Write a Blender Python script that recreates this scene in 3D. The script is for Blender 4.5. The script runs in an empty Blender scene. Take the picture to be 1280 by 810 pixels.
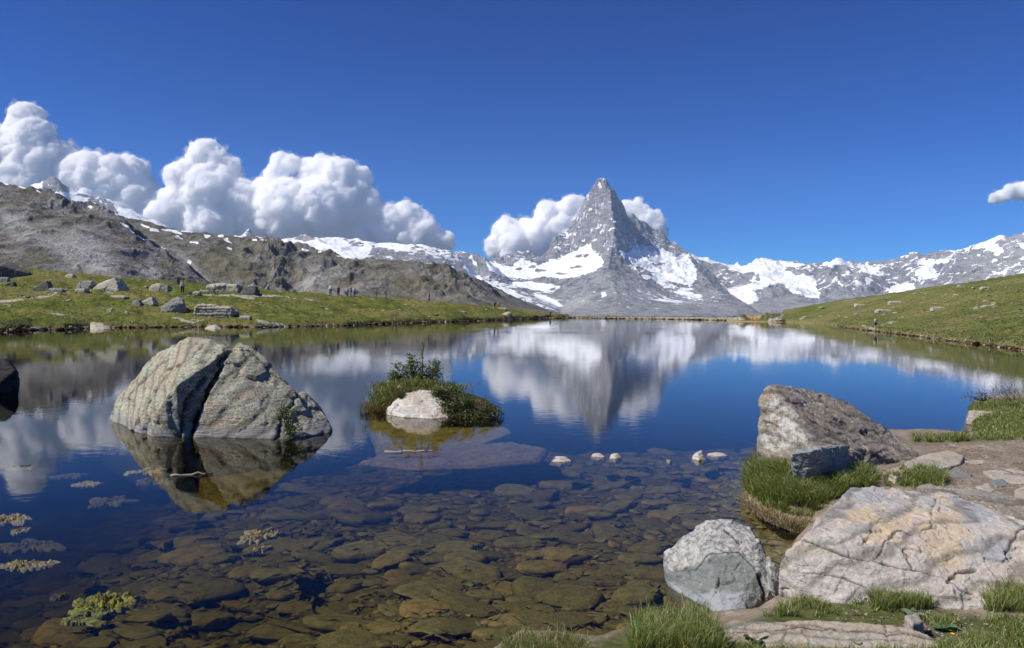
import bpy, bmesh, math, random
import numpy as np
from mathutils import Vector, Matrix
from mathutils.geometry import delaunay_2d_cdt
random.seed(7)
RS = np.random.RandomState(11)
sc = bpy.context.scene
COL = sc.collection
R = math.radians

# ------------------------------------------------------------------ camera
F_PX = 990.0                 # focal length in pixels of a 1280 px wide frame
PITCH = R(1.256); ROLL = 0.0153
CAM = Vector((0, 0, 2.7))
_f = Vector((0, math.cos(PITCH), -math.sin(PITCH)))
_u0 = Vector((0, math.sin(PITCH), math.cos(PITCH)))
_r = Vector((1, 0, 0)) * math.cos(ROLL) + _u0 * math.sin(ROLL)
_u = _u0 * math.cos(ROLL) - Vector((1, 0, 0)) * math.sin(ROLL)
cam_d = bpy.data.cameras.new('camera'); cam = bpy.data.objects.new('camera', cam_d); COL.objects.link(cam)
m = Matrix((_r, _u, -_f)).transposed().to_4x4(); m.translation = CAM
cam.matrix_world = m
cam_d.sensor_width = 36; cam_d.lens = F_PX * 36 / 1280
cam_d.clip_start = 0.1; cam_d.clip_end = 80000
sc.camera = cam

# ------------------------------------------------------------------ sky, sun, exposure
SUN_AZ = R(108)              # measured from the view direction towards the left
SUN_EL = R(47)
sun_vec = Vector((-math.sin(SUN_AZ) * math.cos(SUN_EL), math.cos(SUN_AZ) * math.cos(SUN_EL), math.sin(SUN_EL)))
world = bpy.data.worlds.new('World'); sc.world = world; world.use_nodes = True
wt = world.node_tree; wt.nodes.clear()
sky = wt.nodes.new('ShaderNodeTexSky'); sky.sky_type = 'NISHITA'; sky.sun_disc = False
sky.sun_elevation = SUN_EL; sky.sun_rotation = -SUN_AZ
sky.altitude = 2500; sky.air_density = 1.0; sky.dust_density = 0.0; sky.ozone_density = 3.0
bg = wt.nodes.new('ShaderNodeBackground'); bg.inputs['Strength'].default_value = 0.1
wo = wt.nodes.new('ShaderNodeOutputWorld')
# a polariser's deeper blue, the same for the whole sky
def _vm(op, a, b):
    k = wt.nodes.new('ShaderNodeVectorMath'); k.operation = op; wt.links.new(a, k.inputs[0]); k.inputs[1].default_value = b; return k.outputs[0]
_hs = wt.nodes.new('ShaderNodeHueSaturation'); _hs.inputs['Saturation'].default_value = 1.25; wt.links.new(sky.outputs[0], _hs.inputs['Color'])
_gm = wt.nodes.new('ShaderNodeGamma'); _gm.inputs[1].default_value = 1.28
wt.links.new(_vm('MULTIPLY', _hs.outputs[0], (0.112, 0.112, 0.112)), _gm.inputs[0])
wt.links.new(_vm('MULTIPLY', _gm.outputs[0], (2.6, 5.5, 9.2)), bg.inputs[0]); wt.links.new(bg.outputs[0], wo.inputs[0])
sd = bpy.data.lights.new('sun', 'SUN'); sd.energy = 4.8; sd.angle = R(0.53); sd.color = (1.0, 0.94, 0.84)
so = bpy.data.objects.new('sun', sd); COL.objects.link(so)
so.rotation_euler = (-sun_vec).to_track_quat('-Z', 'Y').to_euler(); so.location = (0, 0, 50)
sc.view_settings.view_transform = 'Standard'; sc.view_settings.look = 'None'
sc.view_settings.exposure = 0.2; sc.view_settings.gamma = 1.0
sc.view_settings.use_curve_mapping = False
sc.render.engine = 'CYCLES'
cy = sc.cycles
cy.max_bounces = 72; cy.diffuse_bounces = 2; cy.glossy_bounces = 3; cy.transmission_bounces = 4
cy.volume_bounces = 64; cy.transparent_max_bounces = 16
cy.use_denoising = True; cy.caustics_reflective = False; cy.caustics_refractive = False
cy.sample_clamp_indirect = 6

# ------------------------------------------------------------------ pixel <-> place
_rn, _un, _fn, _cn = (np.array(v) for v in (_r, _u, _f, CAM))
def P(px, py, Y):
    """the point at forward distance Y seen at photograph pixel px, py"""
    d = _f + _r * ((px - 640) / F_PX) - _u * ((py - 405) / F_PX)
    return CAM + d * (Y / d.y)
def W(px, py, z=0.0):
    """the point at height z seen at pixel px, py"""
    d = _f + _r * ((px - 640) / F_PX) - _u * ((py - 405) / F_PX)
    return CAM + d * ((z - CAM.z) / d.z)
def proj(co):
    v = np.asarray(co) - _cn
    d = np.maximum(v @ _fn, 1e-6)
    return 640 + F_PX * (v @ _rn) / d, 405 - F_PX * (v @ _un) / d

# ------------------------------------------------------------------ noise
_perm = RS.permutation(512)
def _h(ix, iy, iz=0):
    return _perm[(_perm[(_perm[ix & 511] + iy) & 511] + iz) & 511]
_g3 = RS.normal(size=(512, 3)); _g3 /= np.linalg.norm(_g3, axis=1)[:, None]
def noise3(x, y, z):
    x = np.asarray(x, float); y = np.asarray(y, float) + 0 * x; z = np.asarray(z, float) + 0 * x
    ix, iy, iz = (np.floor(t).astype(np.int64) for t in (x, y, z))
    fx, fy, fz = x - ix, y - iy, z - iz
    u, v, w = (t * t * t * (t * (t * 6 - 15) + 10) for t in (fx, fy, fz))
    out = 0
    for dx in (0, 1):
        for dy in (0, 1):
            for dz in (0, 1):
                g = _g3[_h(ix + dx, iy + dy, iz + dz)]
                d = g[..., 0] * (fx - dx) + g[..., 1] * (fy - dy) + g[..., 2] * (fz - dz)
                out = out + d * (u if dx else 1 - u) * (v if dy else 1 - v) * (w if dz else 1 - w)
    return out * 1.6
def fbm(x, y, z=0.0, oct=5, gain=0.5, lac=2.03):
    a, s, f = 1.0, 0, 1.0
    for i in range(oct):
        s = s + a * noise3(x * f + 17.3 * i, y * f - 9.1 * i, (np.asarray(z) * f) + 3.7 * i); a *= gain; f *= lac
    return s
def ridged(x, y, z=0.0, oct=5, gain=0.5, lac=2.07):
    a, s, f = 1.0, 0, 1.0; w = 1.0
    for i in range(oct):
        n = 1 - np.abs(noise3(x * f + 31.7 * i, y * f + 5.3 * i, np.asarray(z) * f + 1.9 * i)) * 1.6
        n = np.clip(n, 0, 1) ** 2 * w; w = np.clip(n * 1.6, 0, 1)
        s = s + a * n; a *= gain; f *= lac
    return s
def sstep(a, b, x):
    t = np.clip((x - a) / (b - a), 0, 1); return t * t * (3 - 2 * t)

# ------------------------------------------------------------------ objects
def tag(o, label=None, cat=None, group=None, kind=None):
    if label: o['label'] = label
    if cat: o['category'] = cat
    if group: o['group'] = group
    if kind: o['kind'] = kind
    return o
def mesh_np(name, verts, faces, mat=None, smooth=True, parent=None, attrs=None):
    verts = np.asarray(verts, dtype=np.float32).reshape(-1, 3)
    me = bpy.data.meshes.new(name)
    faces = np.asarray(faces, dtype=np.int32)
    n, k = faces.shape
    me.vertices.add(len(verts)); me.vertices.foreach_set('co', verts.ravel())
    me.loops.add(n * k); me.loops.foreach_set('vertex_index', faces.ravel())
    me.polygons.add(n); me.polygons.foreach_set('loop_start', np.arange(0, n * k, k, dtype=np.int32))
    me.polygons.foreach_set('use_smooth', np.full(n, smooth, dtype=bool))
    me.update(calc_edges=True)
    for an, arr in (attrs or {}).items():
        add_attr(me, an, arr)
    if mat: me.materials.append(mat)
    o = bpy.data.objects.new(name, me); COL.objects.link(o)
    if parent: o.parent = parent
    return o
def add_attr(me, name, arr):
    arr = np.asarray(arr, dtype=np.float32)
    if arr.ndim == 1: arr = np.stack([arr] * 3, 1)
    if arr.shape[1] == 3: arr = np.concatenate([arr, np.ones((len(arr), 1), np.float32)], 1)
    a = me.color_attributes.new(name, 'FLOAT_COLOR', 'POINT'); a.data.foreach_set('color', arr.ravel())
def get_co(me):
    c = np.empty(len(me.vertices) * 3, np.float32); me.vertices.foreach_get('co', c); return c.reshape(-1, 3).astype(float)
def set_co(me, c):
    me.vertices.foreach_set('co', np.asarray(c, np.float32).ravel()); me.update()
def get_no(me):
    c = np.empty(len(me.vertices) * 3, np.float32); me.vertices.foreach_get('normal', c); return c.reshape(-1, 3).astype(float)
def empty(name, loc, rz=0.0):
    o = bpy.data.objects.new(name, None); COL.objects.link(o); o.location = loc; o.rotation_euler = (0, 0, rz)
    o.empty_display_size = 0.2
    return o
def copy_tree(o, parent=None):
    c = o.copy(); COL.objects.link(c)
    if parent: c.parent = parent
    for ch in [x for x in bpy.data.objects if x.parent == o]: copy_tree(ch, c)
    return c

# ------------------------------------------------------------------ shader helper
class NT:
    def __init__(s, name):
        s.mat = bpy.data.materials.new(name); s.mat.use_nodes = True; s.t = s.mat.node_tree; s.t.nodes.clear()
        s.out = s.n('ShaderNodeOutputMaterial')
    def n(s, typ, **kw):
        nd = s.t.nodes.new(typ)
        for k, v in kw.items(): setattr(nd, k, v)
        return nd
    def l(s, a, b): s.t.links.new(a, b)
    def set(s, sock, v):
        if hasattr(v, 'is_output') or isinstance(v, bpy.types.NodeSocket): s.l(v, sock)
        elif isinstance(v, (tuple, list)) and len(v) == 3 and sock.type == 'RGBA': sock.default_value = (*v, 1)
        else: sock.default_value = v
    def coord(s, kind='Object'):
        return s.n('ShaderNodeTexCoord').outputs[kind]
    def mapping(s, vec, scale=(1, 1, 1), rot=(0, 0, 0), loc=(0, 0, 0)):
        m = s.n('ShaderNodeMapping'); s.l(vec, m.inputs['Vector'])
        m.inputs['Scale'].default_value = scale; m.inputs['Rotation'].default_value = rot; m.inputs['Location'].default_value = loc
        return m.outputs[0]
    def noise(s, vec, scale, detail=6, rough=0.55, dist=0.0, out='Fac'):
        m = s.n('ShaderNodeTexNoise'); s.l(vec, m.inputs['Vector'])
        m.inputs['Scale'].default_value = scale; m.inputs['Detail'].default_value = detail
        m.inputs['Roughness'].default_value = rough; m.inputs['Distortion'].default_value = dist
        return m.outputs[out]
    def voro(s, vec, scale, feature='F1', out='Distance', rnd=1.0):
        m = s.n('ShaderNodeTexVoronoi', feature=feature); s.l(vec, m.inputs['Vector'])
        m.inputs['Scale'].default_value = scale; m.inputs['Randomness'].default_value = rnd
        return m.outputs[out]
    def ramp(s, fac, stops, interp='LINEAR'):
        m = s.n('ShaderNodeValToRGB'); s.set(m.inputs[0], fac); cr = m.color_ramp; cr.interpolation = interp
        while len(cr.elements) < len(stops): cr.elements.new(0.5)
        for e, (p, c) in zip(cr.elements, stops):
            e.position = p; e.color = (c, c, c, 1) if isinstance(c, (int, float)) else (*c, 1)
        return m.outputs[0]
    def mix(s, fac, a, b, mode='MIX'):
        m = s.n('ShaderNodeMix', data_type='RGBA', blend_type=mode)
        s.set(m.inputs[0], fac); s.set(m.inputs[6], a); s.set(m.inputs[7], b)
        return m.outputs[2]
    def math(s, op, a, b=0.0, c=0.0, clamp=False):
        m = s.n('ShaderNodeMath', operation=op, use_clamp=clamp)
        s.set(m.inputs[0], a); s.set(m.inputs[1], b); s.set(m.inputs[2], c)
        return m.outputs[0]
    def attr(s, name, out='Color'):
        m = s.n('ShaderNodeAttribute'); m.attribute_name = name; return m.outputs[out]
    def sep(s, col):
        m = s.n('ShaderNodeSeparateColor'); s.l(col, m.inputs[0]); return m.outputs
    def hsv(s, col, h=0.5, sat=1.0, v=1.0):
        m = s.n('ShaderNodeHueSaturation'); s.set(m.inputs['Hue'], h); s.set(m.inputs['Saturation'], sat); s.set(m.inputs['Value'], v); s.set(m.inputs['Color'], col); return m.outputs[0]
    def bump(s, height, strength=0.5, dist=0.02, normal=None):
        m = s.n('ShaderNodeBump'); s.l(height, m.inputs['Height']); m.inputs['Strength'].default_value = strength
        m.inputs['Distance'].default_value = dist
        if normal is not None: s.l(normal, m.inputs['Normal'])
        return m.outputs[0]
    def princ(s, color, rough=0.9, normal=None, spec=0.3, **kw):
        m = s.n('ShaderNodeBsdfPrincipled'); s.set(m.inputs['Base Color'], color); s.set(m.inputs['Roughness'], rough)
        m.inputs['Specular IOR Level'].default_value = spec
        if normal is not None: s.l(normal, m.inputs['Normal'])
        for k, v in kw.items(): s.set(m.inputs[k], v)
        return m.outputs[0]
    def surf(s, sh): s.l(sh, s.out.inputs['Surface']); return s.mat

# ------------------------------------------------------------------ terrain from traced ridges and gullies
def smooth2(h, n=1):
    for _ in range(n):
        p = np.pad(h, 1, mode='edge')
        h = (p[1:-1, 1:-1] * 4 + (p[:-2, 1:-1] + p[2:, 1:-1] + p[1:-1, :-2] + p[1:-1, 2:]) * 2 + p[:-2, :-2] + p[2:, 2:] + p[:-2, 2:] + p[2:, :-2]) / 16
    return h
def tin(polys, a, Y):
    """height over the grid a (X/Y) by Y, linear between the traced points (px, py, Y)"""
    vs, zs, es = [], [], []
    YS = 1.0 / Y.max()
    seen = {}
    def add(p):
        if p in seen: return seen[p]
        q = P(*p[:3]) if len(p) == 3 else Vector(p[:3]); seen[p] = len(vs); vs.append(Vector((q.x / q.y, q.y * YS))); zs.append(q.z); return seen[p]
    for pl in polys:
        idx = [add(tuple(p)) for p in pl]
        es += [(i, j) for i, j in zip(idx[:-1], idx[1:]) if i != j]
    ov, oe, of, orig, _, _ = delaunay_2d_cdt(vs, es, [], 0, 1e-6)
    zo = []
    for k, o in enumerate(orig):
        if o: zo.append(zs[o[0]])
        else:
            d = sorted(((ov[k] - v).length, z) for v, z in zip(vs, zs))[:2]
            w = [1 / (x[0] + 1e-9) for x in d]; zo.append(sum(wi * x[1] for wi, x in zip(w, d)) / sum(w))
    H = np.full((len(Y), len(a)), np.nan)
    for f in of:
        A, B, C = (ov[i] for i in f[:3]); za, zb, zc = (zo[i] for i in f[:3])
        den = (B.x - A.x) * (C.y - A.y) - (C.x - A.x) * (B.y - A.y)
        if abs(den) < 1e-14: continue
        c0, c1 = np.searchsorted(a, min(A.x, B.x, C.x) - 1e-9), np.searchsorted(a, max(A.x, B.x, C.x) + 1e-9)
        yy = Y * YS
        r0, r1 = np.searchsorted(yy, min(A.y, B.y, C.y) - 1e-9), np.searchsorted(yy, max(A.y, B.y, C.y) + 1e-9)
        if c1 <= c0 or r1 <= r0: continue
        X, V = np.meshgrid(a[c0:c1], yy[r0:r1])
        l1 = ((X - A.x) * (C.y - A.y) - (C.x - A.x) * (V - A.y)) / den
        l2 = ((B.x - A.x) * (V - A.y) - (X - A.x) * (B.y - A.y)) / den
        ins = (l1 >= -1e-6) & (l2 >= -1e-6) & (l1 + l2 <= 1 + 1e-6)
        z = za + l1 * (zb - za) + l2 * (zc - za)
        H[r0:r1, c0:c1][ins] = z[ins]
    return H
def fill_nan(H, v):
    H = H.copy(); H[np.isnan(H)] = v; return H
def terrain(name, polys, px0, px1, dpx, Y, mat, shape, paint, base=-60, smooth=1, kind='structure'):
    a0 = (px0 - 640) / F_PX; a1 = (px1 - 640) / F_PX
    a = np.arange(a0, a1, dpx / F_PX)
    H = smooth2(fill_nan(tin(polys, a, Y), base), smooth)
    A, YY = np.meshgrid(a, Y); X = A * YY
    H = shape(X, YY, H)
    co = np.stack([X, YY, H], -1).reshape(-1, 3)
    nr, nc = H.shape
    i = np.arange(nr * nc).reshape(nr, nc)
    fc = np.stack([i[:-1, :-1], i[:-1, 1:], i[1:, 1:], i[1:, :-1]], -1).reshape(-1, 4)
    gy, gx = np.gradient(H, axis=0) / np.gradient(YY, axis=0), np.gradient(H, axis=1) / np.gradient(X, axis=1)
    px, py = proj(co)
    col = paint(X.ravel(), YY.ravel(), H.ravel(), gx.ravel(), gy.ravel(), px, py)
    o = mesh_np(name, co, fc, mat, attrs={'Col': col})
    tag(o, kind=kind)
    return o, (a, Y, H)
def sdpoly(px, py, pts):
    """signed distance in pixels to a traced outline, positive inside"""
    d = np.full(px.shape, 1e9); ins = np.zeros(px.shape, bool)
    n = len(pts)
    for k in range(n):
        x0, y0 = pts[k]; x1, y1 = pts[(k + 1) % n]
        ex, ey = x1 - x0, y1 - y0
        t = np.clip(((px - x0) * ex + (py - y0) * ey) / (ex * ex + ey * ey + 1e-9), 0, 1)
        d = np.minimum(d, np.hypot(px - x0 - t * ex, py - y0 - t * ey))
        if y0 != y1:
            c = ((y0 > py) != (y1 > py)) & (px < ex * (py - y0) / (y1 - y0) + x0)
            ins ^= c
    return np.where(ins, d, -d)
def sdline(px, py, pts):
    d = np.full(px.shape, 1e9)
    for (x0, y0), (x1, y1) in zip(pts[:-1], pts[1:]):
        ex, ey = x1 - x0, y1 - y0
        t = np.clip(((px - x0) * ex + (py - y0) * ey) / (ex * ex + ey * ey + 1e-9), 0, 1)
        d = np.minimum(d, np.hypot(px - x0 - t * ex, py - y0 - t * ey))
    return d
# ================================================================== THE FAR MOUNTAINS
def mountain_mat(name, dark, light, warm, green, scree, snow_scale, bsc, hor=2.2):
    n = NT(name); v = n.coord('Object')
    c = n.sep(n.attr('Col'))
    n1 = n.noise(v, bsc, 8, 0.62); n2 = n.noise(v, bsc * 4.3, 6, 0.65); n3 = n.noise(v, bsc * 0.25, 4, 0.5)
    # bedding: long darker and lighter beds in the rock
    st = n.noise(n.mapping(v, (0.25, 0.25, 1.6), (0.25, 0.15, 0)), bsc * 3, 5, 0.6)
    rock = n.mix(n.ramp(n.math('ADD', n.math('MULTIPLY', n1, .5), n.math('MULTIPLY', n2, .5)), [(0.40, 0), (0.60, 1)]), dark, light)
    rock = n.mix(n.ramp(n3, [(0.45, 0), (0.62, 0.7)]), rock, warm)
    rock = n.mix(n.ramp(st, [(0.42, 0.8), (0.5, 0)]), rock, dark)
    rock = n.mix(n.math('MULTIPLY', c[1], n.ramp(n2, [(0.3, 0.5), (0.6, 1)])), rock, scree)
    rock = n.mix(n.math('MULTIPLY', c[2], n.ramp(n2, [(0.35, 0.35), (0.6, 1)])), rock, green)
    s = n.math('ADD', c[0], n.math('MULTIPLY', n.math('SUBTRACT', n.noise(v, snow_scale, 10, 0.66), 0.5), 1.2))
    sf = n.ramp(s, [(0.47, 0), (0.53, 1)])
    snow = n.mix(n2, (0.80, 0.83, 0.88), (0.90, 0.91, 0.93))
    col = n.mix(sf, rock, snow)
    h = n.math('ADD', n1, n.math('MULTIPLY', n2, 0.4))
    nm = n.bump(n.math('MULTIPLY', h, n.math('SUBTRACT', 1.0, n.math('MULTIPLY', sf, 0.85))), 1.0, hor / bsc * 0.2)
    return n.surf(n.princ(col, 0.92, nm, 0.15))

M_far = mountain_mat('alpine rock and snow', (0.135, 0.135, 0.15), (0.37, 0.37, 0.385), (0.30, 0.265, 0.26), (0.17, 0.17, 0.11), (0.42, 0.41, 0.40), 0.014, 0.009)
M_mid = mountain_mat('brown schist hill', (0.055, 0.050, 0.045), (0.22, 0.20, 0.178), (0.15, 0.125, 0.10), (0.135, 0.125, 0.06), (0.40, 0.395, 0.38), 0.05, 0.045)

def band(px, py, pts, soft=2.0):
    return sstep(-soft, soft, sdpoly(px, py, pts))

# ---- Matterhorn massif
K = 1000.0
summit = (752, 222, 11.60 * K)
Zr = [summit, (759, 224, 11620), (768, 232, 11650), (773, 243, 11700), (779, 252, 11750), (784, 264, 11850), (786, 272, 11920), (790, 290, 11950), (797, 308, 11800), (801, 322, 11500)]
Sh = [(784, 269, 12250), (792, 270, 12350), (805, 276, 12450), (818, 285, 12500), (830, 293, 12500), (840, 302, 12450), (850, 311, 12300), (860, 319, 12100), (870, 331, 11600), (882, 346, 11000), (895, 361, 10300), (906, 374, 9600), (917, 386, 9000), (928, 396, 8600)]
Fr = [summit, (747, 222.5, 11620), (741, 231, 11660), (735, 240, 11740), (730, 247, 11800), (724, 262, 11900), (717, 272, 12000), (710, 282, 12100), (706, 290, 12180), (704, 300, 12280), (701, 308, 12300), (690, 316, 12360), (676, 318, 12420), (662, 319, 12450), (649, 314, 12400), (640, 320, 12400), (625, 323, 12350), (612, 326, 12200)]
Ho = [summit, (757, 236, 11500), (763, 246, 11420), (765, 262, 11200), (768, 280, 11000), (767, 295, 10850), (764, 312, 10600), (762, 322, 10350), (760, 335, 10000), (762, 345, 9600), (768, 360, 9000), (771, 375, 8400), (766, 394, 7700)]
polys = [Zr, Sh, Fr, Ho,
    [(735, 292, 11450)], [(744, 266, 11480)], [(725, 305, 11560)], [(742, 311, 11050)], [(715, 314, 11650)],
    [(612, 333, 11700), (640, 333, 11650), (660, 335, 11550), (690, 331, 11450), (705, 323, 11400), (720, 319, 11250), (735, 314, 10950), (750, 320, 10650)],
    [(615, 347, 11000), (640, 352, 10850), (665, 352, 10750), (695, 349, 10600), (722, 346, 10450), (740, 341, 10250), (750, 337, 10150)],
    [(610, 360, 10300), (640, 363, 10300), (670, 366, 10200), (700, 362, 10100), (735, 354, 9900)],
    [(560, 325, 10600), (568, 313, 10900), (580, 311, 11000), (592, 313, 10900), (603, 320, 10700), (612, 330, 10400), (622, 343, 10100), (634, 352, 9900)],
    [(575, 350, 9600), (600, 345, 9500), (618, 352, 9400)],
    [(655, 371, 9500), (690, 378, 9000), (715, 375, 9100)], [(700, 386, 8300)], [(702, 395, 7600)],
    [(560, 352, 8600), (600, 346, 8500), (622, 352, 8500), (645, 362, 8300), (668, 375, 8000), (690, 388, 7600), (700, 396, 7300)],
    [(560, 395, 6800), (600, 398, 6600), (650, 400, 6500)], [(610, 372, 7800), (640, 385, 7500)],
    [(722, 384, 8200), (738, 373, 8500), (752, 367, 8800)], [(725, 396, 7500)],
    [(778, 289, 11450)], [(788, 304, 11350)], [(782, 315, 11000)],
    [(770, 326, 10450), (784, 329, 10650), (797, 324, 10950), (803, 314, 11500), (800, 300, 12000), (792, 284, 12100)],
    [(812, 303, 12050)], [(832, 312, 12050)], [(848, 322, 11850)],
    [(805, 332, 10900), (830, 336, 11200), (852, 344, 11250), (866, 350, 10950)],
    [(775, 338, 10250), (800, 345, 10350), (822, 352, 10500), (845, 362, 10350), (870, 368, 10200)],
    [(785, 352, 9700), (805, 358, 9800), (830, 372, 9500), (860, 378, 9300), (890, 384, 9100)],
    [(795, 376, 8700)], [(825, 384, 8500)], [(790, 394, 7700), (830, 394, 7800), (880, 396, 8000)],
    # far side
    [(540, 380, 12000), (600, 360, 13000), (700, 350, 13100), (752, 330, 12900), (800, 330, 13200), (870, 350, 13100), (960, 385, 12500)],
    [(540, 400, 6500), (700, 402, 6500), (960, 402, 6500)], [(540, 390, 9000)], [(960, 398, 9000)], [(540, 400, 13400), (960, 400, 13400)]]
def shp(X, Y, H):
    e = sstep(-50, 400, H)
    wx = fbm(X / 700, Y / 700, 3.3, 3) * 200
    r = ridged((X + wx) / 520, (Y - wx) / 520, 0.4, 6, 0.55) - 0.9
    f = fbm(X / 170, Y / 170, H / 170, 6, 0.6)
    steep = sstep(350, 900, H)
    low = fbm(X / 900, Y / 900, 2.0, 4) * 30
    st = np.sin((H + 0.25 * X + 60 * fbm(X / 500, Y / 500, 1, 3)) / 22.0) * 8
    return H + e * (r * (26 + 26 * steep) + f * (15 + 16 * steep) + 13 * fbm(X / 55, Y / 55, H / 55, 4, .6) + low * (1 - steep) * 0.8 + st)
def paint(X, Y, H, gx, gy, px, py):
    s = np.zeros(px.shape)
    def add(pts, soft=1.5, v=1.0):
        nonlocal s; s = np.maximum(s, v * band(px, py, pts, soft * 1.6))
    w = fbm(X / 260, Y / 260, H / 200, 5, 0.6)
    px2 = px + 2.2 * w; py2 = py + 1.6 * fbm(X / 180 + 40, Y / 180, H / 150, 5, 0.6)
    opx, opy = px, py; px, py = px2, py2
    add([(612, 327), (640, 334), (652, 323), (672, 330), (700, 322), (722, 311), (737, 302), (742, 312), (752, 322), (754, 333), (742, 340), (722, 347), (700, 349), (680, 346), (660, 350), (640, 348), (622, 345), (612, 340), (604, 326)], 3)
    add([(640, 352), (665, 352), (700, 357), (700, 360), (670, 363), (650, 358), (630, 362)], 2.0)
    add([(634, 350), (655, 355), (690, 363), (700, 359), (690, 366), (660, 360), (640, 357)], 2, .8)
    add([(770, 312), (785, 316), (795, 305), (806, 306), (830, 311), (845, 320), (860, 318), (868, 335), (872, 350), (862, 358), (842, 352), (826, 352), (800, 332), (786, 328)], 3, 1.0)
    add([(776, 324), (792, 330), (822, 342), (850, 358), (878, 368), (880, 378), (852, 372), (832, 362), (805, 348), (778, 330)], 3.5, .62)
    add([(800, 364), (830, 371), (862, 378), (850, 380), (815, 372)], 2.5, .62)
    add([(820, 318), (850, 330), (858, 344), (848, 348), (830, 345)], 3)
    add([(590, 340), (612, 342), (632, 352), (655, 367), (690, 384), (700, 393), (680, 388), (640, 370), (612, 366), (592, 358)], 4, .56)
    add([(668, 366), (684, 370), (700, 378), (705, 383), (695, 383), (680, 378), (668, 373)], 1.5, .8)
    add([(752, 366), (757, 364), (757, 371), (752, 372)], 1, 1)
    add([(586, 319), (590, 319), (598, 333), (595, 335)], 1, .9)
    add([(722, 292), (754, 281), (755, 284), (725, 296)], 1.2, .6)
    add([(737, 300), (754, 286), (756, 288), (741, 304)], 1.0, .7)
    add([(706, 292), (722, 290), (721, 294), (706, 296)], 1.0, .8)
    add([(742, 229), (755, 221), (765, 231), (768, 245), (757, 244), (745, 238), (735, 248), (730, 252)], 3, .40)
    add([(728, 250), (762, 243), (766, 258), (740, 270), (716, 285)], 4, .45)
    for cx, cy, rx, ry in ((676, 338, 9, 2.5), (728, 320, 10, 2.4), (720, 334, 8, 2), (664, 334, 6, 1.5), (648, 336, 4, 3), (700, 342, 9, 1.5), (822, 330, 12, 1.6), (792, 338, 10, 1.6), (810, 341, 10, 1.5)):
        s *= 1 - .85 * np.exp(-(((px - cx) / rx) ** 2 + ((py - cy) / ry) ** 2) ** 2)
    flat = 1 - np.clip(np.hypot(gx, gy) / 1.5, 0, 1)
    dust = ridged(X / 300 + H / 500, Y / 300, (H + .35 * X) / 42, 6, .65) * sstep(500, 900, H) * (1 - .55 * sstep(765, 775, opx) * sstep(300, 285, opy))
    s = np.maximum(s, .60 * sstep(.5, 1.05, dust))
    s = np.clip(s + .16 * fbm(X / 90, Y / 90, H / 60, 6, .7) * (s > .04), 0, 1)
    streak = ridged(X / 420, Y / 160, 1.2, 4)
    s = s * (0.82 + 0.35 * flat) + sstep(.8, 1.3, streak) * 0.5 * sstep(350, 366, opy) * (1 - sstep(384, 394, opy)) + 0.18 * sstep(300, 700, H) * flat
    low = sstep(345, 385, opy)
    scr = np.clip(0.35 * low + 0.5 * fbm(X / 300, Y / 300, 5, 4) + 0.5 * band(opx, opy, [(762, 340), (800, 352), (815, 372), (770, 372), (752, 350)], 6) + .6 * band(opx, opy, [(705, 378), (735, 368), (745, 372), (715, 390), (700, 392)], 4), 0, 1)
    gr = sstep(380, 396, opy) * 0.35 * sstep(7.0, 8.4, 15.5 - Y / 1000)
    return np.stack([np.clip(s, 0, 1), scr, gr], 1)
Yg = np.concatenate([np.linspace(6500, 9000, 90), np.linspace(9020, 12700, 290), np.linspace(12760, 13400, 12)])
matterhorn, _ = terrain('mountain', polys, 540, 962, 1.0, Yg, M_far, shp, paint)

# ---- the range to the right
sky_r = [(842, 325, 12600), (860, 318, 12600), (880, 321, 12600), (905, 326, 12600), (925, 330, 12700), (938, 328, 12700), (945, 323, 12700), (953, 324, 12700), (975, 326, 12800), (1003, 331, 12900), (1027, 333, 12700), (1034, 329, 12300), (1041, 323, 12200), (1049, 322, 12200), (1063, 328, 12300), (1085, 331, 12500), (1108, 328, 12500), (1123, 325, 12500), (1139, 318, 12400), (1147, 317, 12300), (1160, 322, 12300), (1165, 313, 12300), (1175, 310, 12300), (1200, 312, 12400), (1215, 306, 12400), (1235, 297, 12300), (1250, 292, 12200), (1266, 292, 12100), (1280, 287, 12000), (1330, 278, 12000)]
polysR = [sky_r,
    [(862, 334, 12000), (885, 345, 12000), (905, 345, 11900), (930, 342, 12000)],
    [(905, 362, 11200), (925, 360, 11400), (952, 350, 11700)],
    [(905, 392, 10000), (922, 378, 10400), (940, 368, 10500), (952, 362, 10500), (964, 359, 10500), (974, 354, 10500), (982, 362, 10400), (990, 367, 10300), (998, 366, 10300), (1012, 370, 10300), (1030, 378, 10300)],
    [(985, 350, 11700), (1010, 365, 11300), (1025, 371, 11000)],
    [(1020, 350, 11700), (1041, 323, 12200)], [(1022, 370, 10900), (1041, 348, 11400), (1041, 323, 12200)],
    [(1063, 328, 12300), (1066, 350, 11400), (1060, 362, 11000)],
    [(1045, 372, 10000), (1058, 358, 10300), (1075, 345, 10900), (1085, 340, 11500)],
    [(1060, 375, 9800), (1090, 372, 10000), (1120, 362, 10600)],
    [(1120, 350, 11300), (1140, 345, 11500)], [(1105, 366, 10800), (1140, 356, 11000), (1160, 348, 11300)],
    [(1165, 370, 9800), (1180, 350, 10300), (1195, 330, 11000), (1205, 318, 11800)],
    [(1200, 368, 9500), (1220, 345, 9700), (1240, 333, 10000), (1270, 320, 10300), (1330, 300, 10500)],
    [(1225, 320, 11300), (1250, 308, 11600)], [(1240, 355, 9300), (1260, 345, 9300), (1330, 325, 9300)],
    [(1240, 345, 9600)], [(842, 400, 9000), (950, 400, 8800), (1100, 400, 8800), (1330, 395, 8600)],
    [(842, 380, 13400), (1330, 380, 13400)]]
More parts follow.
